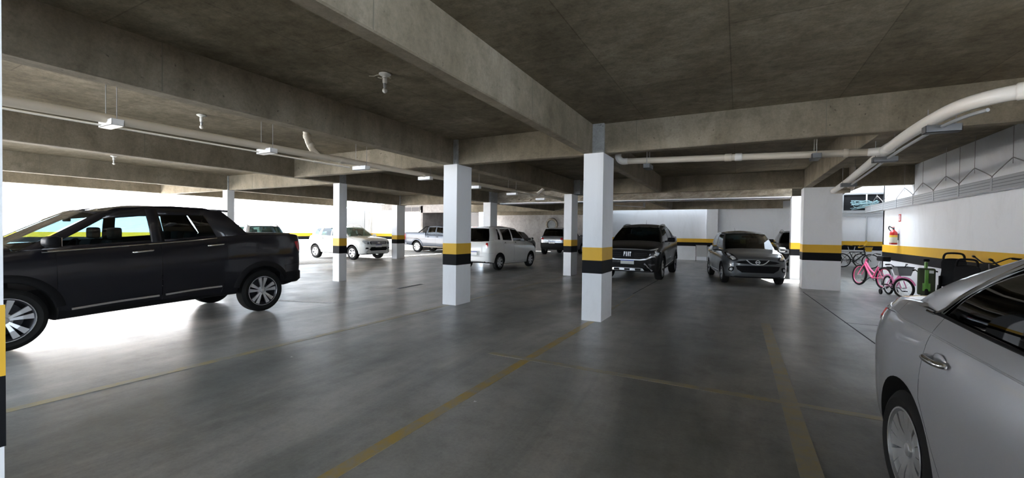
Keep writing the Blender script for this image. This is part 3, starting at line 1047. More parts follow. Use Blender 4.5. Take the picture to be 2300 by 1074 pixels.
            lay = {'five': [(k * 72, spoke(0, .075, .095)) for k in range(5)],
                   'pairs': [(k * 72 + d, spoke(0, .024, .066)) for k in range(5) for d in (-12.5, 12.5)],
                   'ten': [(k * 36, spoke(0, .030, .062)) for k in range(10)],
                   'multi': [(k * 72 + d, spoke(0, .030, ww)) for k in range(5) for d, ww in ((-22, .074), (0, .066), (22, .074))][:15],
                   'cover': [(k * 51.43, spoke(0, .05, .085)) for k in range(7)]}[kind]
            for ang, q in lay:
                q.xform(Matrix.Rotation(math.radians(ang), 4, 'Y'))
            if split:
                base = None
                for ang, q in lay:
                    oo = q.build('spoke', s.get('spoke_mat', 'alloy'), None); sp.append(oo.data); bpy.data.objects.remove(oo)
            else:
                allq = MB()
                for ang, q in lay: allq.add(q.v, q.f)
                oo = allq.build('spokes', s.get('spoke_mat', 'alloy'), None); sp.append(oo.data); bpy.data.objects.remove(oo)
            WHEELS[key] = (tyre, rim, hub, lip, sp)
        tyre, rim, hub, lip, sp = WHEELS[key]
        yo = s['hw'] - w / 2 - s.get('inset', .015)
        for ax in (0.0, -s['wb']):
            for sd in (1, -1):
                t = link(bpy.data.objects.new('wheel_tyre', tyre), self.root)
                t.location = (ax, sd * yo, r)
                rot = random.uniform(0, 6.28)
                if ax == 0.0 and 'steer' in s and sd: t.rotation_euler = (0, 0, s['steer'] + (0 if sd > 0 else math.pi))
                else: t.rotation_euler = (0, 0, 0 if sd > 0 else math.pi)
                for nm, me in (('rim', rim), ('hub_cap', hub), ('rim_lip', lip)):
                    link(bpy.data.objects.new(nm, me), t)
                for me in sp:
                    link(bpy.data.objects.new('spoke' if split else 'spokes', me), t)

    # ---- projected panels
    def patch(self, name, outline, mat, view='front', off=.004, smooth=0, grid=.04, parent=None, skirt=.012, mirror=False, flat=False):
        todo = [1, -1] if mirror else [1]
        res = []
        for sd in todo:
            ol = [(a, b_) for a, b_ in outline]
            if smooth:
                ol = [(p.x, p.y) for p in catmull([(a, b_, 0) for a, b_ in ol], smooth, True)]
            # refine the outline
            rf = []
            for i in range(len(ol)):
                a, b_ = Vector(ol[i]), Vector(ol[(i + 1) % len(ol)])
                m_ = max(1, int((b_ - a).length / (grid * 1.2)))
                rf += [tuple(a.lerp(b_, k / m_)) for k in range(m_)]
            ol = rf
            area = sum(ol[i][0] * ol[(i + 1) % len(ol)][1] - ol[(i + 1) % len(ol)][0] * ol[i][1] for i in range(len(ol)))
            if area < 0: ol = ol[::-1]
            xs_ = [p[0] for p in ol]; ys_ = [p[1] for p in ol]
            pts = [Vector(p) for p in ol]
            gx = min(xs_) + grid / 2
            def inside(p):
                c = False
                for i in range(len(ol)):
                    (x1, y1), (x2, y2) = ol[i], ol[i - 1]
                    if (y1 > p[1]) != (y2 > p[1]) and p[0] < (x2 - x1) * (p[1] - y1) / (y2 - y1) + x1: c = not c
                return c
            while gx < max(xs_):
                gy = min(ys_) + grid / 2
                while gy < max(ys_):
                    if inside((gx, gy)) and min((gx - a) ** 2 + (gy - b_) ** 2 for a, b_ in ol) > (grid * .35) ** 2:
                        pts.append(Vector((gx, gy)))
                    gy += grid
                gx += grid
            n0 = len(ol)
            out = delaunay_2d_cdt(pts, [], [list(range(n0))], 1, 1e-6)
            v2, _, f2 = out[0], out[1], out[2]
            P = []; ok = []
            for p in v2:
                if view == 'front': o_, d = Vector((6, p.x * sd, p.y)), Vector((-1, 0, 0))
                elif view == 'rear': o_, d = Vector((-9, p.x * sd, p.y)), Vector((1, 0, 0))
                elif view == 'top': o_, d = Vector((p.x, p.y * sd, 5)), Vector((0, 0, -1))
                else: o_, d = Vector((p.x, 4 * sd, p.y)), Vector((0, -sd, 0))
                h, nn_, _, _ = self.bvh.ray_cast(o_, d)
                if h is None: P.append((Vector(), Vector())); ok.append(False)
                else:
                    nn2 = (nn_ * .6 - d * .4).normalized()
                    P.append((h, nn2)); ok.append(True)
            mb = MB()
            vs = [h + nn_ * off for h, nn_ in P]; nv = len(vs)
            vs += [h - nn_ * skirt for h, nn_ in P]
            fs = [f for f in f2 if all(ok[i] for i in f)]
            ec = {}
            for f in fs:
                for i in range(len(f)):
                    e_ = (f[i], f[(i + 1) % len(f)])
                    ec[e_] = ec.get(e_, 0) + 1
            sk = [(a, b_, b_ + nv, a + nv) for (a, b_) in ec if (b_, a) not in ec]
            mb.add(vs, [tuple(f) for f in fs] + sk)
            res.append(mb.build(name, mat, parent or self.root, True, 50))
        return res

    def hit(self, x, z, sd=1):
        h, n_, _, _ = self.bvh.ray_cast(Vector((x, 4 * sd, z)), Vector((0, -sd, 0)))
        return h if h is not None else Vector((x, self.s['hw'] * sd, z))
    def hitx(self, y, z, front=True):
        h, n_, _, _ = self.bvh.ray_cast(Vector((6 if front else -9, y, z)), Vector((-1 if front else 1, 0, 0)))
        return h if h is not None else Vector((0, y, z))

    def side_handles(self, xs, z, mat='chrome', ln=.20, rise=0.0, recess='black_plastic'):
        for x, zz in zip(xs, z if isinstance(z, (list, tuple)) else [z] * len(xs)):
            for sd in (1, -1):
                p = self.hit(x, zz, sd)
                mb = MB()
                pts = [(x + ln / 2, p.y + sd * .006, zz - rise), (x + ln * .38, p.y + sd * .032, zz - rise * .7), (x, p.y + sd * .038, zz), (x - ln * .38, p.y + sd * .032, zz + rise * .7), (x - ln / 2, p.y + sd * .006, zz + rise)]
                mb.tube([tuple(q) for q in catmull(pts, 4)], [.008] + [.014] * 15 + [.008], 8)
                dr_ = None
                for key, o in getattr(self, 'doors', {}).items():
                    k = int(key.split('_')[2]); dx = self.s['door_x']
                    if key.split('_')[1] == ('l' if sd > 0 else 'r') and dx[k + 1] < x < dx[k]: dr_ = o
                mb.build('door_handle', mat, dr_ or self.root, True, 60)
                MB().sphere((x, p.y, zz), .05, 12, 8, (1.3, .14, .75)).build('handle_recess', recess, dr_ or self.root, True, 60)

    def mirrors(self, x, z, mat=None, w=.21, y=None):
        for sd in (1, -1):
            p = self.hit(x, z - .09, sd)
            yy = abs(p.y) if y is None else y
            mb = MB()
            mb.cbox((0, 0, 0), (.13, w, .145), .05)
            for i, q in enumerate(mb.v):
                k = 1 - .35 * max(0, q[0]) / .065
                mb.v[i] = (x + .02 + q[0], sd * (yy + .06 + w / 2 + q[1] * 1.0), z + q[2] * k)
            o = mb.build('side_mirror', mat or self.paint, self.root, True, 50)
            MB().cbox((x - .048, sd * (yy + .06 + w / 2), z), (.006, w * .82, .105), .0).build('mirror_glass', 'chrome', o)
            MB().tube([(x, sd * (yy - .02), z - .06), (x, sd * (yy + .10), z - .04)], .025, 8).build('mirror_foot', 'black_plastic', o, True)

    def interior(self, seats_x=(-.95, -1.75), z=.62, mat='seat_cloth', hd=1.38, dash='interior', wheel_side=1):
        s = self.s
        base = z
        for (sy) in (.36, -.36):
            mb = MB()
            x = seats_x[0]
            prof = [(0, 0, .24), (-.03, .15, .25), (-.07, .35, .255), (-.12, .52, .22), (-.15, .60, .16)]
            for k in range(len(prof) - 1):
                (x0, z0, w0), (x1, z1, w1) = prof[k], prof[k + 1]
                mb.add([(x + x0 + dx, sy + sd * w, base + zz) for (x0_, zz, w) in ((x0, z0, w0), (x1, z1, w1)) for dx in (.06 + x0_ - x0, -.06 + x0_ - x0) for sd in (1, -1)],
                       [(0, 1, 3, 2), (4, 6, 7, 5), (0, 4, 5, 1), (2, 3, 7, 6), (0, 2, 6, 4), (1, 5, 7, 3)])
            o = mb.build('seat_back', mat, self.root, True, 60)
            MB().cbox((x - .17, sy, base + .70), (.10, .26, .17), .04).build('headrest', mat, o, True)
            MB().cbox((x + .24, sy, base - .06), (.52, .5, .16), .05).build('seat_cushion', mat, o, True)
        x = seats_x[1]
        MB().cbox((x - .08, 0, base + .28), (.16, 1.28, .62), .05).build('rear_seat', mat, self.root, True)
        for sy in (.42, 0, -.42):
            MB().cbox((x - .13, sy, base + .66), (.09, .24, .15), .035).build('headrest', mat, self.root, True)
        cx = s['cowl']
        zc = self.at(cx - .1)[1]
        MB().cbox((cx - .32, 0, zc - .10), (.5, 1.42, .17), .06).build('dashboard', dash, self.root, True)
        mb = MB(); mb.torus(.185, .016, (0, 0, 0), 'x', 28, 8); mb.cbox((0, 0, 0), (.03, .12, .10), .02); mb.box(-.008, .008, -.18, .18, -.02, .02)
        mb.xform(Matrix.Translation((cx - .62, .36 * wheel_side, zc - .04)) @ Matrix.Rotation(math.radians(-22), 4, 'Y'))
        mb.build('steering_wheel', 'interior', self.root, True)
        g = s['green'][0]
        MB().cbox((g[3] + .06, 0, g[5] - .13), (.03, .22, .07), .012).build('rear_view_mirror', 'interior', self.root, True)

    def rails(self, x0, x1, y0, y1, z, mat='satin_silver', h=.05, r_=.016):
        for sd in (1, -1):
            pts = [(x0, sd * y0, z[0] - .02), (x0 - .10, sd * y0, z[0] + h * .8), (x0 - .3, sd * (y0 * .8 + y1 * .2), z[0] * .7 + z[1] * .3 + h), ((x0 + x1) / 2, sd * (y0 + y1) / 2, max(z[0], z[1], z[2]) + h), (x1 + .3, sd * (y0 * .2 + y1 * .8), z[2] + h), (x1 + .10, sd * y1, z[2] + h * .8), (x1, sd * y1, z[2] - .02)]
            MB().tube([tuple(p) for p in catmull(pts, 6)], r_, 8).build('roof_rail', mat, self.root, True)

    def antenna(self, x, z, ln=.28, lean=-.10, y=0.0):
        MB().tube([(x, y, z), (x + lean, y, z + ln)], [.006, .002], 6).build('antenna', 'black_plastic', self.root)

    def plate(self, view='front', z=.5, y=0.0, mat='plate_grey', w=.40, h=.13):
        p = self.hitx(y, z, view == 'front')
        sg = 1 if view == 'front' else -1
        o = MB().cbox((p.x + sg * .018, y, z), (.012, w, h), .003).build('number_plate', mat, self.root)
        MB().box(min(p.x + sg * .020, p.x + sg * .027), max(p.x + sg * .020, p.x + sg * .027), y - w / 2, y + w / 2, z + h / 2 - .028, z + h / 2).build('plate_strip', 'plate_blue', o)

    def letters(self, txt, y, z, h, w, gap, mat='chrome', th=.22):
        # block letters on the nose, read by someone facing the car
        L = {'F': [(0, 1, 0, th), (1 - th * .9, 1, 0, 1), (.42, .42 + th * .8, 0, .8)], 'I': [(0, 1, .3, .7)], 'A': [(0, 1, 0, th), (0, 1, 1 - th, 1), (1 - th * .9, 1, 0, 1), (.38, .38 + th * .7, 0, 1)],
             'T': [(1 - th * .9, 1, 0, 1), (0, 1, .5 - th / 2, .5 + th / 2)]}
        tot = len(txt) * w + (len(txt) - 1) * gap
        for i, ch in enumerate(txt):
            y0 = y - tot / 2 + i * (w + gap)
            mb = MB()
            for (z0, z1, u0, u1) in L[ch]:
                zz = z - h / 2 + h * (z0 + z1) / 2
                px_ = self.hitx(y, z).x + .010
                mb.box(px_, px_ + .012, y0 + u0 * w, y0 + u1 * w, z - h / 2 + z0 * h, z - h / 2 + z1 * h)
            mb.build('badge_letter', mat, self.root, recalc=False)

    def arch_trim(self, mat='black_plastic', w=.055, off=.014):
        s = self.s
        ra = s['ra']; r = s['r'] + .015
        for ax in (0.0, -s['wb']):
            for sd in (1, -1):
                mb = MB(); vs = []; n = 40
                rows = []
                for k in range(n + 1):
                    a = math.radians(-32 + 244 * k / n)
                    row = []
                    for q, (rad, o_) in enumerate(((ra - .02, -.01), (ra - .012, off), (ra + w * .6, off), (ra + w, .001))):
                        x = ax + math.cos(a) * rad; z = r + math.sin(a) * rad
                        aa = (ax + math.cos(a) * max(rad, ra + .02), r + math.sin(a) * max(rad, ra + .02))
                        h, n_, _, _ = self.bvh.ray_cast(Vector((aa[0], 4 * sd, max(aa[1], s['tub'][0][1] * 0 + .30))), Vector((0, -sd, 0)))
                        y = h.y if h is not None else s['hw'] * sd * .97
                        row.append((x, y + sd * o_, z))
                    rows.append(row)
                vs = [p for row in rows for p in row]
                fs = []
                for k in range(n):
                    if min(rows[k][0][2], rows[k + 1][0][2]) < s.get('trim_low', .44): continue
                    for q in range(3):
                        fs.append((k * 4 + q, k * 4 + q + 1, (k + 1) * 4 + q + 1, (k + 1) * 4 + q))
                mb.add(vs, fs)
                mb.build('arch_trim', mat, self.root, True, 50)

    def strip(self, name, pts, mat='chrome', r_=.008, off=.004, both=True, z2=None):
        # bead running along the body side through (x, z) points
        for sd in ((1, -1) if both else (1,)):
            P = []
            for q in catmull([(a, b_, 0) for a, b_ in pts], 6):
                h = self.hit(q.x, q.y, sd)
                P.append((q.x, h.y + sd * off, q.y))
            MB().tube(P, r_, 6).build(name, mat, self.root, True)

    def bar(self, name, path, z0, z1, mat, depth=.05, parent=None, rnd=.02):
        # curved plan bar (bumper, skid): path of (x, y), outer face
        pts = [Vector((a, b_, 0)) for a, b_ in path]
        pts = catmull(pts, 5)
        mb = MB(); vs = []; n = len(pts)
        for i, p in enumerate(pts):
            t = (pts[min(i + 1, n - 1)] - pts[max(i - 1, 0)]).normalized()
            inn = Vector((t.y, -t.x, 0))
            if inn.dot(Vector((self.s['mid'], 0, 0)) - p) < 0: inn = -inn
            for (u, z) in ((depth, z0), (rnd, z0), (0, z0 + rnd), (0, z1 - rnd), (rnd, z1), (depth, z1)):
                q = p + inn * u
                vs.append((q.x, q.y, z))
        fs = []
        for i in range(n - 1):
            for k in range(5):
                fs.append((i * 6 + k, i * 6 + k + 1, (i + 1) * 6 + k + 1, (i + 1) * 6 + k))
        fs += [tuple(range(6)), tuple((n - 1) * 6 + k for k in range(6))]
        mb.add(vs, fs)
        return mb.build(name, mat, parent or self.root, True, 40)

WHEELS = {}
# ---------------------------------------------------------------- double-cab pickup (two of them)
DOUBLE_CAB = dict(
    wb=2.99, r=.362, ra=.435, hw=.92, rim=.252, tw=.225, mid=-1.3, sill=.40, cowl=-.06,
    door_x=[-.42, -1.50, -2.40], door_rear=(.80, -2.30, .40), bump_f=(.50, .72), bump_r=(-3.40, .80), crown=.055, bulge=.03,
    sill_mat='black_plastic', fb_mat=None, rb_mat=None, spokes='pairs', split=True, spoke_mat='alloy', rim_mat='alloy_dark',
    tub=[(.93, .42, .80, .83, .56, .52, 0), (.90, .32, .93, .97, .70, .64, 0), (.82, .28, .985, 1.03, .81, .72, 0), (.62, .27, 1.04, 1.10, .885, .78, 0),
         (.2, .27, 1.10, 1.18, .915, .82, 0), (-.06, .27, 1.14, 1.23, .92, .84, 0), (-.09, .27, 1.145, 1.23, .92, .84, 1), (-1.0, .30, 1.21, 1.22, .92, .85, 1),
         (-2.0, .33, 1.285, 1.29, .92, .855, 1), (-2.52, .34, 1.335, 1.335, .92, .86, 1), (-2.55, .34, 1.337, 1.352, .92, .862, 0), (-3.0, .37, 1.355, 1.375, .92, .87, 0),
         (-3.5, .42, 1.36, 1.375, .90, .855, 0), (-3.68, .48, 1.345, 1.36, .86, .81, 0), (-3.755, .55, 1.30, 1.31, .80, .75, 0), (-3.775, .60, 1.22, 1.23, .74, .69, 0)],
    green=[(.00, 0.0, 1.20, -.82, 0.0, 1.685, 'ws'), (-.04, .45, 1.185, -.84, .36, 1.678, 'ws'), (-.13, .77, 1.15, -.90, .60, 1.655, 'pillar'),
           (-.30, None, None, -1.06, .635, 1.67, 'win'), (-1.40, None, None, -1.38, .665, 1.725, 'pillar'), (-1.56, None, None, -1.52, .665, 1.735, 'win'),
           (-2.26, None, None, -2.10, .65, 1.745, 'pillar'), (-2.76, .845, 1.350, -2.44, .62, 1.735, 'pillar'), (-2.75, .72, 1.350, -2.45, .57, 1.735, 'rw'),
           (-2.74, .35, 1.350, -2.47, .3, 1.74, 'rw'), (-2.73, 0.0, 1.350, -2.48, 0, 1.745, 'rw')],
    glass='glass_tint', ws_glass='glass_tint', rw_glass='glass_tint', tlow=.07, thigh=.80)

def double_cab(name, label, loc, heading, paint_mat, glass_mat, rail_mat, rail_h):
    s = dict(DOUBLE_CAB); s['glass'] = s['ws_glass'] = s['rw_glass'] = glass_mat
    c = Car(name, label, s, loc, heading, paint_mat, 'dark double-cab pickups', 'pickup truck')
    c.interior((-.98, -1.95), .66, 'seat_cloth')
    c.side_handles((-1.28, -2.22), (1.115, 1.185), 'chrome', .24, .012)
    c.mirrors(-.34, 1.265, 'black_plastic', .23)
    c.arch_trim('black_plastic', .075, .018)
    # chrome belt moulding and lower door mouldings
    c.strip('belt_moulding', [(-.30, 1.135), (-1.0, 1.187), (-1.7, 1.24), (-2.25, 1.292)], 'chrome', .009, .006)
    for a in ((-.55, .415, -1.46, .47), (-1.54, .475, -2.30, .515)):
        c.strip('door_moulding', [(a[0], a[1]), ((a[0] + a[2]) / 2, (a[1] + a[3]) / 2 + .008), (a[2], a[3])], 'satin_silver', .014, .012)
    # shoulder crease sculpt on the bed side and tail lamp
    c.patch('tail_lamp', [(-3.60, 1.22), (-3.70, 1.23), (-3.745, 1.20), (-3.752, 1.06), (-3.70, 1.03), (-3.65, 1.10)], 'red_lens', 'side', .006, 0, .03, mirror=True)
    # tonneau cover and styling bar
    c.patch('tonneau_cover', [(-2.80, -.78), (-3.58, -.76), (-3.66, -.5), (-3.68, 0), (-3.66, .5), (-3.58, .76), (-2.80, .78)], 'black_plastic', 'top', .012, 0, .09)
    # roof spoiler lip
    mb = MB()
    for x, z, y in ((-2.38, 1.775, .62), (-2.56, 1.77, .59)):
        mb.add([(x, y_, z - (.012 if abs(y_) > .4 else 0)) for y_ in (-y, -y * .5, 0, y * .5, y)] + [(x, y_, z - .035 - (.012 if abs(y_) > .4 else 0)) for y_ in (-y, -y * .5, 0, y * .5, y)], [])
    mb.f = []; mb.mi = []
    for k in range(4):
        mb.f += [(k, k + 1, 11 + k, 10 + k), (5 + k, 15 + k, 16 + k, 6 + k), (10 + k, 11 + k, 16 + k, 15 + k), (k, 5 + k, 6 + k, k + 1)]
    mb.f += [(0, 10, 15, 5), (4, 9, 19, 14)]; mb.mi = [0] * len(mb.f)
    mb.build('roof_spoiler', paint_mat, c.root, True, 40)
    c.rails(-1.0, -2.3, .60, .61, (1.68, 1.73, 1.73), rail_mat, rail_h, .018)
    c.antenna(-1.98, 1.77, .18, -.06)
    # rear bumper
    c.bar('rear_bumper_bar', [(-3.30, .90), (-3.60, .90), (-3.80, .76), (-3.88, .45), (-3.90, 0), (-3.88, -.45), (-3.80, -.76), (-3.60, -.90), (-3.30, -.90)], .46, .70, 'black_plastic', .16, None, .05)
    c.plate('rear', .62)
    # front face
    c.patch('grille', [(-.60, .92), (-.30, .945), (.30, .945), (.60, .92), (.66, .84), (.56, .72), (.40, .675), (-.40, .675), (-.56, .72), (-.66, .84)], 'black_plastic', 'front', .012, 0, .05)
    for zz in (.74, .80, .86):
        for sd in (1, -1):
            MB().tube([(c.hitx(sd * y_, zz).x + .016, sd * y_, zz) for y_ in (.20, .32, .45, .58)], .006, 6).build('grille_bar', 'dark_metal', c.root)
    c.patch('grille_trim', [(-.66, .965), (-.3, .985), (.3, .985), (.66, .965), (.62, .945), (.3, .962), (-.3, .962), (-.62, .945)], 'satin_silver', 'front', .016, 0, .05)
    c.patch('grille_trim', [(.36, .672), (.55, .705), (.70, .78), (.78, .79), (.80, .755), (.70, .735), (.56, .665), (.40, .645), (-.40, .645), (-.40, .672)], 'satin_silver', 'front', .016, 0, .05)
    c.patch('grille_trim', [(-.36, .672), (-.55, .705), (-.70, .78), (-.78, .79), (-.80, .755), (-.70, .735), (-.56, .665), (-.40, .645)], 'satin_silver', 'front', .016, 0, .05)
    c.patch('daytime_lamp', [(.62, .975), (.74, .985), (.83, 1.01), (.835, .985), (.76, .955), (.66, .94)], 'clear_lens', 'front', .010, 0, .03, mirror=True)
    for o in c.patch('headlamp', [(.68, .79), (.72, .87), (.80, .905), (.885, .93), (.90, .88), (.87, .80), (.80, .765), (.72, .755)], 'dark_lens', 'front', .010, 0, .03, mirror=True):
        pass
    c.patch('headlamp_reflector', [(.74, .80), (.79, .86), (.87, .885), (.875, .83), (.84, .795)], 'clear_lens', 'front', .017, 0, .03, mirror=True)
    c.patch('fog_lamp', [(.60, .50), (.62, .54), (.79, .55), (.78, .50)], 'dark_lens', 'front', .010, 0, .03, mirror=True)
    c.patch('lower_grille', [(-.50, .56), (.50, .56), (.58, .46), (.50, .42), (-.50, .42), (-.58, .46)], 'black_plastic', 'front', .010, 0, .05)
    c.bar('skid_plate', [(.66, .74), (.86, .58), (.945, .36), (.965, 0), (.945, -.36), (.86, -.58), (.66, -.74)], .315, .42, 'satin_silver', .06, None, .02)
    for y_ in (-.32, 0, .32):
        MB().cbox((.958, y_, .365), (.02, .17, .055), .008).build('skid_slot', 'black_plastic', c.root)
    for sd in (1, -1):
        MB().tube([(.86, sd * .72, .33), (.90, sd * .60, .45), (.93, sd * .50, .55)], .025, 8).build('bumper_brace', 'satin_silver', c.root, True)
    c.plate('front', .585, 0.0)
    c.letters('FIAT', 0.0, .83, .14, .045, .014, 'bright_trim', .30)
    # exhaust / suspension hints below
    MB().tube([(-2.99, -.7, .33), (-2.99, .7, .33)], .05, 8).build('rear_axle', 'dark_metal', c.root, True)
    MB().tube([(-3.6, .45, .42), (-2.6, .45, .40), (-1.5, .35, .36)], .035, 8).build('exhaust_pipe', 'galv_dark', c.root, True)
    return c

double_cab('pickup_truck', 'near-black double-cab pickup seen from its side at far left', (-8.27, 1.55), -math.pi / 2, 'paint_deep_grey', 'glass_pickup', 'paint_deep_grey', .03)
double_cab('pickup_truck', 'black double-cab pickup facing the camera beside the nearest column', (-2.98, 14.05), -math.pi / 2, 'paint_black', 'glass_dark', 'satin_silver', .055)

# ---------------------------------------------------------------- hatchback family
def hatch_spec(**k):
    d = dict(wb=2.45, r=.295, ra=.345, hw=.83, rim=.19, tw=.18, mid=-1.1, sill=.30, cowl=-.20,
        door_x=[-.52, -1.42, -2.18], bump_f=(.42, .60), bump_r=(-2.78, .62), crown=.06, bulge=.035, spokes='five',
        tub=[(.72, .34, .60, .64, .50, .46, 0), (.70, .26, .72, .77, .62, .56, 0), (.62, .22, .80, .86, .72, .63, 0), (.42, .20, .875, .94, .79, .68, 0), (.1, .19, .93, 1.00, .825, .71, 0),
             (-.20, .19, .965, 1.05, .83, .73, 0), (-.23, .19, .97, 1.05, .83, .73, 1), (-1.2, .20, 1.0, 1.0, .83, .745, 1), (-2.2, .22, 1.04, 1.04, .825, .735, 1), (-2.72, .26, 1.06, 1.06, .80, .70, 1),
             (-2.74, .26, 1.06, 1.07, .80, .70, 0), (-2.92, .30, 1.05, 1.06, .76, .66, 0), (-3.02, .34, .98, .99, .69, .60, 0), (-3.06, .40, .80, .81, .60, .52, 0)],
        green=[(-.10, 0.0, 1.035, -.82, 0, 1.475, 'ws'), (-.14, .38, 1.02, -.84, .31, 1.468, 'ws'), (-.24, .66, .985, -.90, .52, 1.445, 'pillar'), (-.34, None, None, -.98, .55, 1.44, 'win'),
               (-1.36, None, None, -1.44, .57, 1.475, 'pillar'), (-1.46, None, None, -1.53, .57, 1.475, 'win'), (-2.12, None, None, -2.16, .55, 1.455, 'pillar'), (-2.30, None, None, -2.30, .54, 1.448, 'win'),
               (-2.50, None, None, -2.44, .53, 1.44, 'pillar'), (-2.86, .60, 1.05, -2.58, .48, 1.425, 'rw'), (-2.91, .3, 1.055, -2.62, .27, 1.432, 'rw'), (-2.93, 0, 1.06, -2.63, 0, 1.435, 'rw')],
        glass='glass_dark', ws_glass='glass_dark')
    d.update(k); return d

# grey hatchback facing the camera
HX = hatch_spec(split=True, spokes='five', glass='glass_tint', ws_glass='glass_dark', rw_glass='glass_tint')
HX['green'] = [(q[0], q[1], q[2], q[3], q[4] * 1.04, q[5] + .055, q[6]) for q in HX['green']]
hx = Car('hatchback_car', 'metallic grey hatchback facing the camera beside the wide column', HX, (0.36, 14.62), -math.pi / 2 + math.radians(11.5), 'paint_graphite', None)
hx.interior((-1.15, -1.95), .56, 'seat_cloth')
hx.side_handles((-1.25, -2.02), .90, 'paint_graphite', .17)
hx.mirrors(-.42, 1.02, 'paint_graphite', .18)
hx.strip('sill_moulding', [(-.50, .34), (-1.3, .34), (-2.1, .36)], 'satin_silver', .009, .004)
hx.patch('upper_grille', [(-.46, .70), (-.20, .735), (.20, .735), (.46, .70), (.56, .665), (.44, .63), (.20, .615), (-.20, .615), (-.44, .63), (-.56, .665)], 'black_plastic', 'front', .008, 0, .04)
for sd in (1, -1):
    P = [(.285, .735), (.20, .655), (.13, .615), (.05, .605)]
    MB().tube([(hx.hitx(sd * y_, z_).x + .018, sd * y_, z_) for y_, z_ in P], .013, 8).build('grille_chevron', 'bright_trim', hx.root, True)
MB().tube([(hx.hitx(y_, .605).x + .018, y_, .605) for y_ in (-.06, 0, .06)], .013, 8).build('grille_chevron', 'bright_trim', hx.root, True)
pz = hx.hitx(0, .675)
MB().torus(.05, .009, (pz.x + .02, 0, .675), 'x', 24, 6).build('badge_ring', 'bright_trim', hx.root, True)
MB().cbox((pz.x + .022, 0, .675), (.01, .13, .022), .003).build('badge_bar', 'bright_trim', hx.root)
hx.patch('lower_grille', [(-.56, .565), (-.3, .575), (.3, .575), (.56, .565), (.52, .46), (.40, .375), (-.40, .375), (-.52, .46)], 'black_plastic', 'front', .008, 0, .04)
for zz in (.42, .46, .50, .54):
    MB().tube([(hx.hitx(y_, zz).x + .012, y_, zz) for y_ in (-.45, -.2, 0, .2, .45)], .005, 6).build('grille_bar', 'black_plastic', hx.root)
hx.patch('headlamp', [(.50, .74), (.56, .83), (.63, .90), (.70, .935), (.745, .90), (.735, .80), (.69, .73), (.60, .70)], 'dark_lens', 'front', .010, 3, .03, mirror=True)
hx.patch('headlamp_reflector', [(.555, .755), (.60, .82), (.65, .84), (.68, .79), (.63, .735)], 'clear_lens', 'front', .016, 2, .025, mirror=True)
hx.patch('headlamp_reflector', [(.65, .85), (.68, .90), (.715, .90), (.71, .84)], 'clear_lens', 'front', .016, 2, .025, mirror=True)
hx.patch('fog_surround', [(.60, .52), (.66, .54), (.715, .50), (.73, .42), (.66, .39), (.61, .44)], 'black_plastic', 'front', .008, 2, .03, mirror=True)
hx.patch('fog_lamp', [(.635, .49), (.685, .495), (.70, .44), (.655, .425)], 'clear_lens', 'front', .014, 2, .02, mirror=True)
hx.antenna(-2.3, 1.50, .2, -.12)
hx.patch('tail_lamp', [(.50, .78), (.50, 1.0), (.62, 1.0), (.64, .80)], 'red_lens', 'rear', .008, 0, .03, mirror=True)
MB().cbox((-.92, .03, 1.33), (.012, .03, .07), .01).build('mirror_pendant', 'white_plastic', hx.root, True)

# white tall hatchback seen from behind
def stretch(spec, kz, kx=1.0):
    d = dict(spec)
    f = lambda z: z if z < .5 else .5 + (z - .5) * kz
    d['tub'] = [(q[0] * kx, q[1], f(q[2]), f(q[3]), *q[4:]) for q in spec['tub']]
    d['green'] = [(q[0] * kx, q[1], None if q[2] is None else f(q[2]), q[3] * kx, q[4], f(q[5]), q[6]) for q in spec['green']]
    d['door_x'] = [q * kx for q in spec['door_x']]; d['cowl'] = spec['cowl'] * kx; d['wb'] = spec['wb'] * kx; d['mid'] = spec['mid'] * kx
    d['bump_f'] = (spec['bump_f'][0] * kx, f(spec['bump_f'][1])); d['bump_r'] = (spec['bump_r'][0] * kx, f(spec['bump_r'][1]))
    return d
WH = stretch(hatch_spec(r=.305, ra=.355, rim=.195, glass='glass_black', ws_glass='glass_dark', rw_glass='glass_black', spokes='cover', hw=.83), 1.16)
WH['green'] = [q if i < 8 else q for i, q in enumerate(WH['green'])]
WH['green'][-4] = (-2.45, None, None, -2.42, .55, 1.60, 'pillar')
WH['green'][-3] = (-2.98, .655, 1.04, -2.80, .53, 1.595, 'rw'); WH['green'][-2] = (-3.02, .33, 1.03, -2.84, .28, 1.605, 'rw'); WH['green'][-1] = (-3.03, 0, 1.03, -2.85, 0, 1.61, 'rw')
WH['tub'][-4:] = [(-2.74, .26, 1.14, 1.15, .81, .74, 0), (-2.95, .28, 1.10, 1.11, .78, .71, 0), (-3.04, .32, 1.05, 1.06, .735, .67, 0), (-3.08, .38, .98, .99, .68, .62, 0)]
WH['bump_r'] = (-2.80, .66)
wx = Car('hatchback_car', 'white hatchback seen from behind beyond the second column', WH, (-8.62, 16.42), math.pi / 2 - math.radians(2.5), 'paint_white')
wx.interior((-1.1, -1.95), .66, 'seat_cloth')
wx.side_handles((-1.25, -2.05), 1.02, 'paint_white', .17)
wx.mirrors(-.42, 1.16, 'paint_white', .18)
wx.patch('rear_lamp', [(.585, .86), (.575, 1.02), (.60, 1.045), (.655, 1.03), (.675, .95), (.655, .86)], 'red_lens', 'rear', .008, 0, .025, mirror=True)
wx.patch('plate_recess', [(-.30, .56), (.30, .56), (.30, .74), (-.30, .74)], 'plate_grey', 'rear', .006, 0, .05)
wx.plate('rear', .65, 0, 'white_plastic')
wx.bar('roof_spoiler', [(-2.78, .50), (-2.93, .45), (-2.97, 0), (-2.93, -.45), (-2.78, -.50)], 1.60, 1.645, 'paint_white', .12, None, .015)
MB().cbox((-2.965, 0, 1.625), (.02, .22, .02), .004).build('brake_lamp', 'red_lens', wx.root)
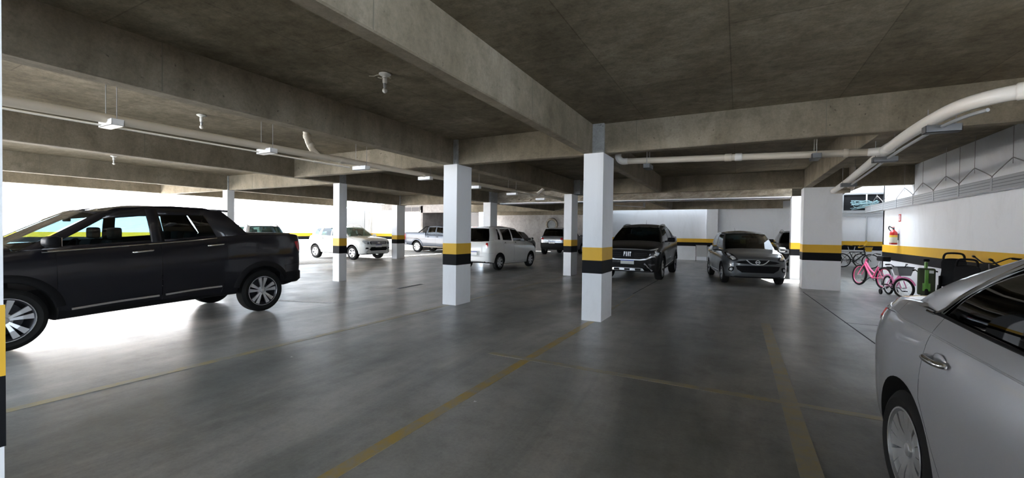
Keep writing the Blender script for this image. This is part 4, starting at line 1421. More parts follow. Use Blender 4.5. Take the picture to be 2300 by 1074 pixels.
MB().tube([(-3.07, .02, 1.08), (-3.0, -.14, 1.16), (-2.97, -.34, 1.22)], .009, 6).build('rear_wiper', 'black_plastic', wx.root)
wx.bar('bumper_lower', [(-2.82, .78), (-3.02, .70), (-3.10, .4), (-3.115, 0), (-3.10, -.4), (-3.02, -.70), (-2.82, -.78)], .33, .56, 'paint_white', .08, None, .04)
wx.antenna(-2.5, 1.66, .16, -.1)

# black hatchback deep in the recess
bx = Car('hatchback_car', 'small black hatchback behind the white hatchback, mostly hidden', hatch_spec(glass='glass_black', ws_glass='glass_black', rw_glass='glass_black'), (-13.6, 27.2), math.pi / 2, 'paint_black')
bx.patch('rear_lamp', [(.50, .78), (.50, 1.0), (.62, 1.0), (.64, .80)], 'red_lens', 'rear', .008, 0, .03, mirror=True)
bx.mirrors(-.42, 1.02, 'paint_black', .18)

# ---------------------------------------------------------------- sport utility family
def suv_spec(**k):
    d = dict(wb=2.68, r=.345, ra=.41, hw=.91, rim=.205, tw=.215, mid=-1.2, sill=.40, cowl=-.22,
        door_x=[-.60, -1.55, -2.36], bump_f=(.52, .74), bump_r=(-3.10, .76), crown=.05, bulge=.035, spokes='five', rim_mat='alloy',
        tub=[(.84, .42, .72, .76, .58, .54, 0), (.82, .32, .90, .95, .72, .66, 0), (.74, .29, .98, 1.03, .82, .73, 0), (.5, .27, 1.04, 1.09, .885, .78, 0), (.1, .27, 1.08, 1.13, .905, .81, 0),
             (-.22, .27, 1.11, 1.17, .91, .83, 0), (-.25, .27, 1.115, 1.17, .91, .83, 1), (-1.2, .28, 1.13, 1.13, .91, .84, 1), (-2.3, .30, 1.15, 1.15, .905, .84, 1), (-2.98, .34, 1.16, 1.16, .89, .81, 1),
             (-3.0, .34, 1.16, 1.17, .89, .81, 0), (-3.2, .38, 1.13, 1.14, .85, .77, 0), (-3.30, .42, 1.06, 1.07, .80, .72, 0), (-3.34, .48, .95, .96, .72, .66, 0)],
        green=[(-.12, 0.0, 1.15, -.80, 0, 1.60, 'ws'), (-.16, .42, 1.14, -.82, .36, 1.592, 'ws'), (-.28, .77, 1.115, -.88, .60, 1.57, 'pillar'), (-.38, None, None, -.96, .63, 1.565, 'win'),
               (-1.48, None, None, -1.50, .66, 1.615, 'pillar'), (-1.58, None, None, -1.58, .66, 1.615, 'win'), (-2.28, None, None, -2.20, .65, 1.605, 'pillar'), (-2.50, None, None, -2.38, .64, 1.60, 'win'),
               (-2.85, None, None, -2.72, .62, 1.585, 'pillar'), (-3.18, .70, 1.13, -2.98, .58, 1.565, 'rw'), (-3.22, .35, 1.13, -3.02, .32, 1.575, 'rw'), (-3.23, 0, 1.13, -3.03, 0, 1.58, 'rw')],
        glass='glass_tint', ws_glass='glass_clear', rw_glass='glass_tint', thigh=.86)
    d.update(k); return d

def suv_front(c):
    c.patch('grille', [(-.50, .92), (.50, .92), (.54, .86), (.50, .76), (-.50, .76), (-.54, .86)], 'black_plastic', 'front', .008, 0, .05)
    for zz in (.79, .84, .89):
        MB().tube([(c.hitx(y_, zz).x + .014, y_, zz) for y_ in (-.47, -.24, 0, .24, .47)], .011, 6).build('grille_bar', 'bright_trim', c.root, True)
    p = c.hitx(0, .84)
    MB().cbox((p.x + .022, 0, .84), (.015, .16, .10), .02).build('badge', 'chrome', c.root, True)
    c.patch('headlamp', [(.55, .76), (.55, .90), (.66, .945), (.80, .96), (.835, .90), (.80, .80), (.70, .755)], 'clear_lens', 'front', .008, 0, .04, mirror=True)
    c.patch('headlamp_ring', [(.60, .80), (.62, .87), (.69, .87), (.70, .80)], 'dark_lens', 'front', .014, 2, .03, mirror=True)
    c.patch('lower_grille', [(-.54, .64), (.54, .64), (.58, .52), (.48, .46), (-.48, .46), (-.58, .52)], 'black_plastic', 'front', .010, 0, .05)
    c.patch('fog_recess', [(.62, .54), (.78, .55), (.76, .62), (.64, .62)], 'black_plastic', 'front', .008, 0, .04, mirror=True)
    c.bar('skid_plate', [(.62, .66), (.82, .52), (.875, .3), (.88, 0), (.875, -.3), (.82, -.52), (.62, -.66)], .36, .45, 'satin_silver', .05, None, .02)
    for sd in (1, -1):
        MB().tube([(.80, sd * .74, .38), (.86, sd * .62, .52), (.885, sd * .52, .66)], .03, 8).build('bumper_brace', 'satin_silver', c.root, True)
    c.plate('front', .69, 0, 'white_plastic')

dx_ = Car('utility_car', 'white sport utility car parked behind the slim column in the yard', suv_spec(), (-16.48, 15.38), 0.0, 'paint_white', None)
dx_.interior((-1.2, -2.1), .70, 'interior_beige', 1.4, 'interior_beige')
suv_front(dx_)
dx_.side_handles((-1.32, -2.12), 1.02, 'paint_white', .19)
dx_.mirrors(-.50, 1.18, 'paint_white', .2)
dx_.arch_trim('paint_white', .06, .016)
dx_.rails(-.95, -2.85, .60, .60, (1.59, 1.64, 1.59), 'paint_white', .07, .026)
dx_.antenna(-.92, 1.62, .05, -.01)

sx = Car('utility_car', 'pale sport utility car, only its roof showing behind the dark pickup bed', suv_spec(roof_mat='paint_silver', glass='glass_tint'), (-19.6, 10.3), math.pi, 'paint_silver', None)
sx.interior((-1.2, -2.1), .70, 'interior_beige', 1.4, 'interior_beige')
sx.rails(-.95, -2.85, .60, .60, (1.59, 1.64, 1.59), 'paint_silver', .06, .022)
sx.mirrors(-.50, 1.18, 'paint_silver', .2)

gx_ = Car('utility_car', 'grey utility car with its rear to the camera deep behind the left columns', stretch(suv_spec(glass='glass_black', ws_glass='glass_black', rw_glass='glass_black', rb_mat='black_plastic'), 1.13), (-10.55, 28.6), math.pi / 2, 'paint_mid_grey', None)
gx_.patch('rear_lamp', [(.60, .98), (.58, 1.10), (.72, 1.12), (.76, 1.0)], 'red_lens', 'rear', .010, 0, .03, mirror=True)
gx_.patch('tailgate_trim', [(-.60, .95), (.60, .95), (.60, .985), (-.60, .985)], 'chrome', 'rear', .014, 0, .05)
gx_.plate('rear', .82, 0, 'white_plastic')
gx_.mirrors(-.50, 1.24, 'black_plastic', .2)
gx_.antenna(-2.6, 1.80, .12, -.06)

kx_ = Car('utility_car', 'black utility car half hidden behind the grey hatchback', suv_spec(glass='glass_black', ws_glass='glass_black', rw_glass='glass_black'), (2.28, 20.2), -math.pi / 2, 'paint_black', None)
kx_.mirrors(-.50, 1.22, 'black_plastic', .2)
suv_front(kx_)
kx_.rails(-.95, -2.85, .60, .60, (1.59, 1.64, 1.59), 'satin_silver', .06, .02)
kx_.antenna(-.9, 1.66, .24, -.1)

# ---------------------------------------------------------------- blue-grey pickup at the back
AM = dict(
    wb=3.095, r=.385, ra=.46, hw=.95, rim=.25, tw=.25, mid=-1.4, sill=.48, cowl=-.35,
    door_x=[-.62, -1.50, -2.30], bump_f=(.50, .78), bump_r=(-3.95, .62), crown=.05, bulge=.03, spokes='ten', rim_mat='alloy_dark', inset=.03,
    tub=[(.90, .44, .92, .96, .62, .58, 0), (.88, .36, 1.04, 1.08, .78, .70, 0), (.78, .34, 1.10, 1.14, .87, .78, 0), (.4, .34, 1.15, 1.19, .945, .84, 0), (-.35, .34, 1.19, 1.25, .95, .87, 0),
         (-.38, .34, 1.195, 1.25, .95, .87, 1), (-1.3, .34, 1.21, 1.21, .95, .88, 1), (-2.34, .36, 1.23, 1.23, .95, .885, 1), (-2.37, .36, 1.33, 1.35, .95, .91, 0), (-3.2, .42, 1.33, 1.35, .95, .91, 0),
         (-4.0, .50, 1.33, 1.345, .94, .90, 0), (-4.22, .54, 1.325, 1.34, .90, .86, 0), (-4.25, .56, 1.30, 1.31, .87, .83, 0)],
    green=[(-.28, 0.0, 1.23, -.98, 0, 1.78, 'ws'), (-.32, .45, 1.22, -1.0, .4, 1.77, 'ws'), (-.45, .80, 1.19, -1.06, .63, 1.75, 'pillar'), (-.55, None, None, -1.14, .66, 1.745, 'win'),
           (-1.46, None, None, -1.50, .69, 1.79, 'pillar'), (-1.56, None, None, -1.58, .69, 1.79, 'win'), (-2.18, None, None, -2.14, .68, 1.775, 'pillar'), (-2.33, None, None, -2.24, .66, 1.77, 'pillar'),
           (-2.34, .72, 1.25, -2.27, .58, 1.77, 'rw'), (-2.35, .35, 1.25, -2.29, .3, 1.775, 'rw'), (-2.355, 0, 1.25, -2.30, 0, 1.78, 'rw')],
    glass='glass_dark', ws_glass='glass_dark', thigh=.88)
ax_ = Car('pickup_truck', 'blue-grey pickup with black roll bar in front of the dark garage', AM, (-16.22, 23.4), 0.0, 'paint_blue_grey', None, 'pickup truck')
ax_.interior((-1.25, -2.05), .75)
ax_.side_handles((-1.36, -2.12), 1.06, 'paint_blue_grey', .19)
ax_.arch_trim('paint_blue_grey', .08, .03)
ax_.mirrors(-.66, 1.28, 'chrome', .2)
for sd in (1, -1):
    MB().tube([(-3.02, sd * .84, 1.34), (-2.74, sd * .78, 1.52), (-2.50, sd * .70, 1.74), (-2.42, sd * .66, 1.76), (-2.40, sd * .68, 1.40)], .035, 8).build('roll_bar', 'black_plastic', ax_.root, True)
    MB().tube([(-.58, sd * 1.0, .40), (-2.45, sd * 1.0, .40)], .04, 8).build('side_step', 'chrome', ax_.root, True)
MB().tube([(-2.46, -.68, 1.75), (-2.46, .68, 1.75)], .03, 8).build('roll_bar', 'black_plastic', ax_.root, True)
ax_.patch('tonneau_cover', [(-2.5, -.84), (-4.15, -.84), (-4.15, .84), (-2.5, .84)], 'black_plastic', 'top', .010, 0, .12)
ax_.patch('tail_lamp', [(-4.10, .85), (-4.235, .85), (-4.235, 1.24), (-4.10, 1.24)], 'red_lens', 'side', .006, 0, .05, mirror=True)
ax_.bar('rear_bumper_bar', [(-4.0, .93), (-4.26, .88), (-4.32, .5), (-4.33, 0), (-4.32, -.5), (-4.26, -.88), (-4.0, -.93)], .50, .66, 'paint_blue_grey', .12, None, .03)

# ---------------------------------------------------------------- silver sedan in the right foreground
SD = dict(
    wb=2.62, r=.312, ra=.362, hw=.87, rim=.212, tw=.20, mid=-1.25, sill=.28, cowl=-.30,
    door_x=[-.58, -1.48, -2.40], door_rear=(.66, -2.12, .28), bump_f=(.45, .62), bump_r=(-3.02, .66), lid=-2.90, crown=.05, bulge=.05, spokes='multi', split=True, spoke_mat='alloy', rim_mat='galv_dark',
    tub=[(.86, .36, .60, .64, .52, .48, 0), (.84, .26, .72, .76, .66, .60, 0), (.72, .21, .82, .86, .78, .68, 0), (.4, .19, .90, .95, .85, .74, 0), (0, .18, .95, 1.0, .87, .77, 0),
         (-.30, .18, .97, 1.03, .87, .78, 0), (-.33, .18, .975, 1.03, .87, .78, 1), (-1.2, .18, 1.01, 1.01, .87, .79, 1), (-2.1, .19, 1.045, 1.045, .872, .785, 1), (-2.72, .21, 1.077, 1.08, .868, .765, 1),
         (-2.74, .21, 1.077, 1.10, .868, .763, 0), (-3.05, .24, 1.062, 1.095, .840, .735, 0), (-3.3, .27, 1.042, 1.085, .785, .68, 0), (-3.48, .30, 1.01, 1.055, .705, .60, 0), (-3.56, .36, .955, .985, .62, .52, 0), (-3.59, .42, .86, .88, .54, .45, 0)],
    green=[(-.20, 0.0, 1.02, -.98, 0, 1.415, 'ws'), (-.24, .40, 1.01, -1.0, .33, 1.408, 'ws'), (-.36, .72, .98, -1.07, .55, 1.385, 'pillar'), (-.46, None, None, -1.14, .575, 1.38, 'win'),
           (-1.42, None, None, -1.48, .60, 1.418, 'pillar'), (-1.52, None, None, -1.57, .60, 1.418, 'win'), (-2.46, None, None, -2.02, .58, 1.395, 'pillar'), (-2.92, .70, 1.075, -2.30, .545, 1.37, 'pillar'),
           (-2.96, .64, 1.085, -2.34, .50, 1.37, 'rw'), (-3.0, .32, 1.092, -2.38, .26, 1.378, 'rw'), (-3.01, 0, 1.095, -2.39, 0, 1.38, 'rw')],
    glass='glass_black', ws_glass='glass_dark', rw_glass='glass_black', tlow=.02, thigh=.93)
sd_head = -math.pi / 2 + math.radians(3)
# rear axle, outer wheel face stands at about (0.80, 2.99)
fwd = Vector((math.cos(sd_head), math.sin(sd_head), 0)); rgt = Vector((fwd.y, -fwd.x, 0))
ra_c = Vector((0.80, 2.99, 0)) - rgt * (SD['hw'] - .02)
org = ra_c + fwd * SD['wb']
se = Car('sedan_car', 'silver sedan cut off at the right picture edge', SD, (org.x, org.y), sd_head, 'paint_silver', None)
se.interior((-1.2, -2.1), .55)
se.side_handles((-1.30, -2.24), (.87, .885), 'chrome', .18, 0.0, 'paint_silver')
se.mirrors(-.55, 1.02, None, .2)
se.patch('tail_lamp', [(.40, .80), (.42, .91), (.52, .96), (.64, .985), (.745, .985), (.765, .93), (.70, .85), (.58, .79)], 'red_lens', 'rear', .008, 0, .03, mirror=True)
# chrome line round the side windows
for sd in (1, -1):
    P = []
    for i in (4, 5, 6):
        pass
    v1 = se.at(-2.46)
    pts = [(-2.58, sd * (v1[4] + .000), v1[1] + .002), (-2.46, sd * (v1[4] - .002), v1[1] + .012), (-2.31, sd * .742, 1.19), (-2.15, sd * .672, 1.31), (-2.02, sd * .612, 1.386), (-1.85, sd * .612, 1.406), (-1.5, sd * .622, 1.415), (-1.1, sd * .60, 1.38)]
    MB().tube([tuple(p) for p in catmull(pts, 6)], .009, 6).build('window_moulding', 'chrome', se.root, True)
    pts = [(-2.50, sd * (v1[4] + .002), v1[1] + .004)] + [(x, sd * (se.at(x)[4] + .0), se.at(x)[1] + .006) for x in (-2.4, -2.0, -1.5, -1.0, -.5)]
    MB().tube([tuple(p) for p in catmull(pts, 6)], .008, 6).build('belt_moulding', 'black_plastic', se.root, True)
se.strip('body_crease', [(-3.3, 1.01), (-3.0, 1.005), (-2.5, .985), (-1.8, .955), (-1.0, .92), (-.4, .90)], 'paint_silver', .006, -.003)
se.plate('rear', .78)
# ================================================================ pipes, trays, lamps
def hanger(parent, x, y, z, along='x', ln=.40, mat='white_metal', rod_top=None):
    h = ln / 2
    mb = MB()
    t = .003
    if along == 'x':
        mb.box(x - h, x + h, y - .055, y + .055, z - .035, z - .03)
        mb.box(x - h, x + h, y - .055, y - .051, z - .035, z + .035)
        mb.box(x - h, x + h, y + .051, y + .055, z - .035, z + .035)
        mb.box(x + h - .004, x + h, y - .055, y + .055, z - .035, z + .035)
        mb.box(x - h, x - h + .004, y - .055, y + .055, z - .035, z + .035)
        rods = [(x - h + .03, y), (x + h - .03, y)]
    else:
        mb.box(x - .055, x + .055, y - h, y + h, z - .035, z - .03)
        mb.box(x - .055, x - .051, y - h, y + h, z - .035, z + .035)
        mb.box(x + .051, x + .055, y - h, y + h, z - .035, z + .035)
        mb.box(x - .055, x + .055, y - h, y - h + .004, z - .035, z + .035)
        mb.box(x - .055, x + .055, y + h - .004, y + h, z - .035, z + .035)
        rods = [(x, y - h + .03), (x, y + h - .03)]
    o = mb.build('pipe_bracket', mat, parent, recalc=False)
    for (a, b_) in rods:
        MB().tube([(a, b_, z - .03), (a, b_, rod_top or CEIL)], .0045, 6).build('hanger_rod', 'steel_rod', o)
    return o

def collar(parent, p, d, r, ln=.09, mat='pvc'):
    p = Vector(p); d = Vector(d).normalized()
    MB().tube([p - d * ln / 2, p - d * (ln / 2 - .01), p + d * (ln / 2 - .01), p + d * ln / 2], [r + .002, r + .009, r + .009, r + .002], 20).build('pipe_collar', mat, parent, True)

# left drain pipe
pl = empty('drain_pipe', (-6.2, 2.0, CEIL))
tag(pl, 'long beige drain pipe hung under the ceiling above the dark pickup', 'pipe')
pl_parts = []
zp = lambda y: 2.645 + (y - 1.28) * .0095
MB().tube([(-6.2, y, zp(y)) for y in (-1.1, 1.3, 4.6, 8, 12, 15.9)], .052, 20).build('pipe_run', 'pvc', pl, True)
for y in (0.6, 5.2, 10.4):
    collar(pl, (-6.2, y, zp(y)), (0, 1, 0), .052)
MB().tube([tuple(q) for q in catmull([(-6.2, 4.75, zp(4.75)), (-6.2, 4.62, zp(4.6) + .10), (-6.16, 4.50, 2.95), (-6.15, 4.46, CEIL)], 5)], .05, 16).build('pipe_branch', 'pvc', pl, True)
for q, d in (((-6.18, 4.58, 2.83), (0, -.35, 1)), ((-6.16, 4.50, 2.95), (0, -.2, 1)), ((-6.15, 4.46, 3.10), (0, 0, 1))):
    collar(pl, q, d, .05, .07)
for y in (0.3, 2.1, 3.88, 5.67, 7.51, 9.53, 11.65, 13.8):
    hanger(pl, -6.22, y, 2.605 if y < 7 else 2.63, 'x', .34)
MB().tube([(-6.33, -1.1, 2.585), (-6.33, 4.95, 2.60)], .012, 8).build('conduit', 'pvc_white', pl, True)
MB().tube([(-6.33, 4.75, 2.60), (-6.33, 5.5, 2.601)], .016, 8).build('conduit_sleeve', 'pvc_white', pl, True)
# downward inspection branch far along the pipe
MB().tube([(-6.2, 13.4, zp(13.4)), (-6.0, 13.5, 2.95), (-6.0, 13.5, CEIL)], .05, 14).build('pipe_branch', 'pvc_white', pl, True)
for o in list(pl.children):
    o.location = (6.2, -2.0, -CEIL)

# right drain pipe along the cross beam, joining the main pipe
pr = empty('main_pipe', (1.7, 7.2, CEIL))
tag(pr, 'white and beige drain pipe running from the nearest column and curving across the upper right', 'pipe')
MB().tube([(-1.72, 7.4, 2.695), (-0.4, 7.4, 2.655), (0.9, 7.4, 2.615), (1.63, 7.42, 2.60)], .05, 20).build('pipe_run', 'pvc', pr, True)
MB().tube([tuple(q) for q in catmull([(-1.70, 7.4, 2.695), (-1.80, 7.4, 2.70), (-1.86, 7.4, 2.76), (-1.87, 7.4, 2.86), (-1.87, 7.4, CEIL)], 5)], .055, 16).build('pipe_elbow', 'pvc_white', pr, True)
collar(pr, (-0.16, 7.4, 2.648), (1, 0, -.03), .05, .10)
collar(pr, (-0.02, 7.4, 2.644), (1, 0, -.03), .05, .10, 'pvc_white')
collar(pr, (1.3, 7.41, 2.607), (1, 0, -.03), .05, .06)
for x in (-1.36, 0.95):
    hanger(pr, x, 7.4, 2.575, 'y', .30, 'galv_dark')
pm_ = pr
mp = [(3.8, 4.35, 2.62), (2.9, 4.55, 2.615), (2.25, 4.72, 2.61), (1.95, 4.82, 2.605), (1.76, 4.98, 2.60), (1.675, 5.3, 2.60), (1.655, 6.03, 2.60), (1.70, 7.23, 2.595), (1.81, 8.7, 2.59), (2.0, 11.4, 2.59), (2.12, 13.4, 2.60)]
MB().tube([tuple(q) for q in catmull(mp, 8)], .060, 24).build('pipe_run', 'pvc_white', pm_, True)
collar(pm_, (1.97, 4.815, 2.605), (.9, -.35, 0), .060, .12, 'pvc_white')
collar(pm_, (1.70, 7.23, 2.595), (.03, 1, 0), .060, .24, 'pvc_white')
MB().tube([(1.72, 7.30, 2.595), (1.55, 7.42, 2.60)], .054, 16).build('pipe_branch', 'pvc_white', pm_, True)
MB().tube([tuple(q) for q in catmull([(2.12, 13.35, 2.60), (2.15, 13.62, 2.61), (2.28, 13.75, 2.62), (2.52, 13.78, 2.63)], 6)], .060, 16).build('pipe_elbow', 'pvc', pm_, True)
MB().tube([tuple(q) for q in catmull([(2.52, 13.78, 2.66), (2.56, 13.80, 2.75), (2.57, 13.82, 2.95), (2.57, 13.82, CEIL)], 5)], .07, 14).build('pipe_riser', 'pvc', pm_, True)
for (x, y) in ((1.72, 5.6), (1.74, 7.5), (1.97, 10.9)):
    hanger(pm_, x, y, 2.50, 'x', .26, 'galv_dark', 2.70 if y < 7 else None)
MB().tube([(q[0] + .05, q[1], q[2] - .085) for q in catmull(mp[4:10], 6)], .016, 8).build('conduit_rail', 'galv', pm_, True)
for o in list(pm_.children): o.location = (-1.7, -7.2, -CEIL)

# cable tray along the right wall with bent hangers
tr = empty('cable_tray', (3.70, 9.0, 2.22))
tag(tr, 'grey metal cable tray with bent rod hangers along the right wall', 'cable tray')
y0, y1 = -4.5, 8.6
MB().box(-.075, .075, y0, y1, 0, .004).build('tray_floor', 'galv', tr)
for sx in (-1, 1):
    o = MB().box(sx * .075 - .002, sx * .075 + .002, y0, y1, 0, .20).build('tray_side', 'galv', tr)
    MB().box(sx * .075 - (.018 if sx < 0 else 0) , sx * .075 + (.018 if sx > 0 else 0), y0, y1, .194, .20).build('tray_lip', 'galv', o)
    for k in range(3):
        z = .05 + k * .05
        MB().box(sx * .077 - .003, sx * .077 + .003, y0, y1, z - .004, z + .004).build('tray_rib', 'galv_dark', o)
pk = [-2.2, -1.0, .2, 1.38, 2.55, 3.75, 4.93, 6.1, 7.3]
for i, p_ in enumerate(pk):
    a, b_ = p_ - .58, p_ + .58
    P = [(-.07, a, .20), (-.07, a + .03, .25), (-.07, p_ - .08, .425), (-.07, p_, .445), (-.07, p_ + .08, .425), (-.07, b_ - .03, .25), (-.07, b_, .20)]
    o = MB().tube([tuple(q) for q in catmull(P, 4)], .0075, 6).build('bent_hanger', 'steel_rod', tr, True)
    MB().tube([(-.07, p_, .36), (-.07, p_, CEIL - 2.22)], .004, 6).build('hanger_rod', 'steel_rod', o)
    MB().box(-.084, -.077, b_ - .03, b_ + .03, -.005, .21).build('tray_clip', 'galv', tr)
    if i % 2 == 0:
        MB().tube([(.06, p_ - .2, .1), (.06, p_ - .2, CEIL - 2.22)], .004, 6).build('hanger_rod', 'steel_rod', tr)

# opening with cables high on the back wall, beyond the tray
hb = empty('cable_hatch', (5.25, 25.95, 2.6))
tag(hb, 'open hatch with tangled pale cables high on the back wall', 'hatch')
MB().box(-.75, .75, -.03, 0, 0.10, .86).build('back_panel', 'dark_void', hb)
MB().box(-.80, .80, -.10, 0, .86, .93).build('head_bar', 'galv', hb)
MB().box(-.80, .80, -.14, 0, -.02, .10).build('sill_bar', 'galv', hb)
MB().box(-.82, -.75, -.10, 0, .0, .9).build('side_bar', 'galv', hb)
MB().box(.75, .82, -.10, 0, .0, .9).build('side_bar', 'galv', hb)
MB().box(-1.4, .82, -.06, 0, -.2, -.06).build('wall_channel', 'galv', hb)
for k in range(8):
    random.seed(50 + k)
    P = [(random.uniform(-.5, .6), -.08 - random.uniform(0, .12), .12 + random.uniform(0, .45)) for _ in range(6)]
    MB().tube([tuple(q) for q in catmull(P, 5)], .014, 6).build('cable', 'teal_cable', hb, True)
MB().tube([(.12, -.12, .86), (.12, -.14, .40)], .03, 8).build('drop_pipe', 'pvc_white', hb, True)
MB().add([(-2.2, -.60, .0), (-.80, -.30, .34), (-.80, -.30, .52), (-2.2, -.60, .18), (-2.2, -.50, .0), (-.80, -.2, .34), (-.80, -.2, .52), (-2.2, -.5, .18)], [(0, 1, 2, 3), (7, 6, 5, 4), (0, 4, 5, 1), (1, 5, 6, 2), (2, 6, 7, 3), (3, 7, 4, 0)]).build('slanting_tray', 'galv', hb)
wc = empty('wall_conduit', (5.42, 25.97, 0))
tag(wc, 'grey vertical conduit on the back wall beyond the bicycles', 'conduit')
MB().tube([(0, 0, 1.25), (0, 0, 2.42)], .025, 8).build('conduit', 'galv', wc, True)
MB().tube([tuple(q) for q in catmull([(0, 0, 1.25), (0, -.02, 1.1), (-.1, -.03, .98), (-.3, -.03, .92)], 5)], .04, 8).build('lower_bend', 'yellow_plastic', wc, True)

# bare bulb lamps on the ceiling
def bulb_lamp(label, x, y, wires=False):
    L = empty('bulb_lamp', (x, y, CEIL))
    tag(L, label, 'lamp', 'bare bulb ceiling lamps')
    MB().lathe([(.055, 0), (.068, -.006), (.066, -.016), (.045, -.028), (.026, -.036), (.024, -.05)], 24, 'z').build('ceiling_rose', 'ceramic', L, True)
    MB().lathe([(.020, -.05), (.020, -.056)], 16, 'z').build('gasket', 'black_plastic', L)
    MB().lathe([(.026, -.056), (.026, -.10), (.022, -.112)], 18, 'z').build('socket', 'ceramic', L, True)
    MB().lathe([(.017, -.112), (.018, -.118), (.018, -.150), (.014, -.168)], 16, 'z').build('neck', 'galv', L, True)
    MB().sphere((0, 0, -.194), .029, 16, 12, (1, 1, 1)).build('bulb', 'bulb_glass', L, True)
    if wires:
        for k, P in enumerate(([(-.06, -.01, -.005), (-.10, -.03, -.012), (-.16, -.01, -.006), (-.20, -.05, -.012)], [(-.05, .03, -.006), (-.11, .06, -.014), (-.15, .04, -.008), (-.14, .09, -.01)], [(-.02, .05, -.005), (-.01, .09, -.02), (-.03, .12, -.006)])):
            MB().tube([tuple(q) for q in catmull(P, 5)], .0035, 6).build('loose_wire', 'label_paper', L, True)
    return L
bulb_lamp('bare bulb lamp with loose wires on the nearest ceiling bay', -3.59, 3.61, True)
bulb_lamp('bare bulb lamp beyond the beam, above the dark pickup', -7.51, 3.63)
bulb_lamp('bare bulb lamp far left near the yard opening', -13.87, 4.73)
# ================================================================ bicycles and small things
def bicycle(name, label, pf, pr_, R, frame_mat, tyre_mat='rubber', rim_mat='alloy', sc=1.0, girl=False, basket=None, guard=None, saddle='black_plastic', rim_col=None, lean=0.0, tyre_r=.024, stabil=False, steer=0.0, seat_z=None, bar_z=0.0):
    # pf / pr_: ground points of front and rear wheel
    pf, pr_ = Vector((*pf, 0)), Vector((*pr_, 0))
    d = (pf - pr_); wb = d.length; ang = math.atan2(d.y, d.x)
    root = empty(name, pr_, ang)
    root.rotation_euler = (lean, 0, ang)
    tag(root, label, 'bicycle', 'bicycles along the right wall')
    bbp = Vector((wb * .44, 0, R * .86))
    hub_r = Vector((0, 0, R)); hub_f = Vector((wb, 0, R))
    head_lo = Vector((wb - R * .62, 0, R * 2.08)); head_hi = head_lo + Vector((-.05, 0, R * .5))
    seat_lo = Vector((wb * .26, 0, R * 2.2 if not girl else R * 1.95)); seat_hi = seat_lo + Vector((-.06, 0, R * .75 if seat_z is None else seat_z - seat_lo.z))
    fr = MB()
    k = R / .33
    if girl:
        fr.tube([tuple(q) for q in catmull([head_lo, head_lo.lerp(bbp, .5) + Vector((0, 0, -.03)), bbp], 5)], .026 * k + .004, 10)
        fr.tube([tuple(q) for q in catmull([head_lo + Vector((-.02, 0, .07)), head_lo.lerp(bbp, .55) + Vector((-.02, 0, .09)), bbp.lerp(seat_lo, .4)], 5)], .02 * k + .004, 10)
    else:
        fr.tube([head_lo, bbp], .022 * k + .003, 10)
        fr.tube([head_lo + Vector((-.01, 0, .06)), seat_lo], .02 * k + .003, 10)
    fr.tube([bbp, seat_lo], .018 * k + .003, 10)
    fr.tube([head_lo, head_hi], .026 * k, 10)
    fr.build('frame', frame_mat, root, True)
    st = MB()
    for sy in (.045, -.045):
        st.tube([bbp + Vector((0, sy * .6, 0)), hub_r + Vector((0, sy, 0))], .010, 8)
        st.tube([seat_lo + Vector((0, sy * .4, -.02)), hub_r + Vector((0, sy, 0))], .009, 8)
    st.build('stays', frame_mat, root, True)
    MB().tube([seat_lo, seat_hi], .014, 8).build('seat_post', 'alloy', root, True)
    mb = MB()
    mb.cbox((0, 0, 0), (.25 * k, .15 * k, .06), .025)
    for i, q in enumerate(mb.v):
        f_ = 1 - .6 * max(0, q[0] / (.125 * k))
        mb.v[i] = (q[0] + seat_hi.x - .02, q[1] * f_, q[2] + seat_hi.z + .03)
    mb.build('saddle', saddle, root, True)
    # steering assembly
    so = MB()
    for sy in (.05, -.05):
        so.tube([head_lo + Vector((0, sy * .5, -.02)), head_lo + Vector((.02, sy, -.08)), hub_f + Vector((0, sy, 0))], .012, 8)
    fo = so.build('fork', frame_mat, root, True)
    hb_ = MB()
    top = head_hi + Vector((.02, 0, .07 + bar_z))
    hb_.tube([head_hi, top], .013, 8)
    hw_ = .27 * k
    hb_.tube([tuple(q) for q in catmull([top + Vector((-.14, hw_, .09)), top + Vector((-.03, hw_ * .8, .10)), top + Vector((.02, hw_ * .3, .01)), top, top + Vector((.02, -hw_ * .3, .01)), top + Vector((-.03, -hw_ * .8, .10)), top + Vector((-.14, -hw_, .09))], 5)], .011, 8)
    hb_.build('handlebar', 'dark_metal', root, True)
    for sy in (1, -1):
        MB().tube([top + Vector((-.05, sy * hw_ * .86, .098)), top + Vector((-.16, sy * hw_ * 1.02, .09))], .017, 8).build('grip', 'black_plastic', root, True)
    # wheels
    for hub, nm in ((hub_r, 'rear'), (hub_f, 'front')):
        w = MB(); w.torus(R - tyre_r, tyre_r, (0, 0, 0), 'y', 40, 8)
        t = w.build('wheel_tyre', tyre_mat, root, True)
        t.location = hub
        if nm == 'front': t.rotation_euler = (0, 0, steer)
        MB().torus(R - tyre_r * 2.1, .010, (0, 0, 0), 'y', 40, 6).build('wheel_rim', rim_col or rim_mat, t, True)
        sp = MB()
        for q in range(16):
            a = 2 * math.pi * q / 16
            sp.tube([(0, .03 if q % 2 else -.03, 0), (math.cos(a) * (R - .05), 0, math.sin(a) * (R - .05))], .0016, 4, False)
        so_ = sp.build('wheel_spokes', 'galv', t, recalc=False)
        so_['kind'] = 'stuff'
        MB().tube([(0, -.05, 0), (0, .05, 0)], .018, 10).build('wheel_hub', 'alloy', t, True)
        if guard:
            g_ = MB()
            P = [(math.cos(math.radians(a)) * (R + .022), 0, math.sin(math.radians(a)) * (R + .022)) for a in range(20 if nm == 'front' else 30, 170, 10)]
            g_.tube(P, .018, 6); g_.build('mudguard', guard, t, True)
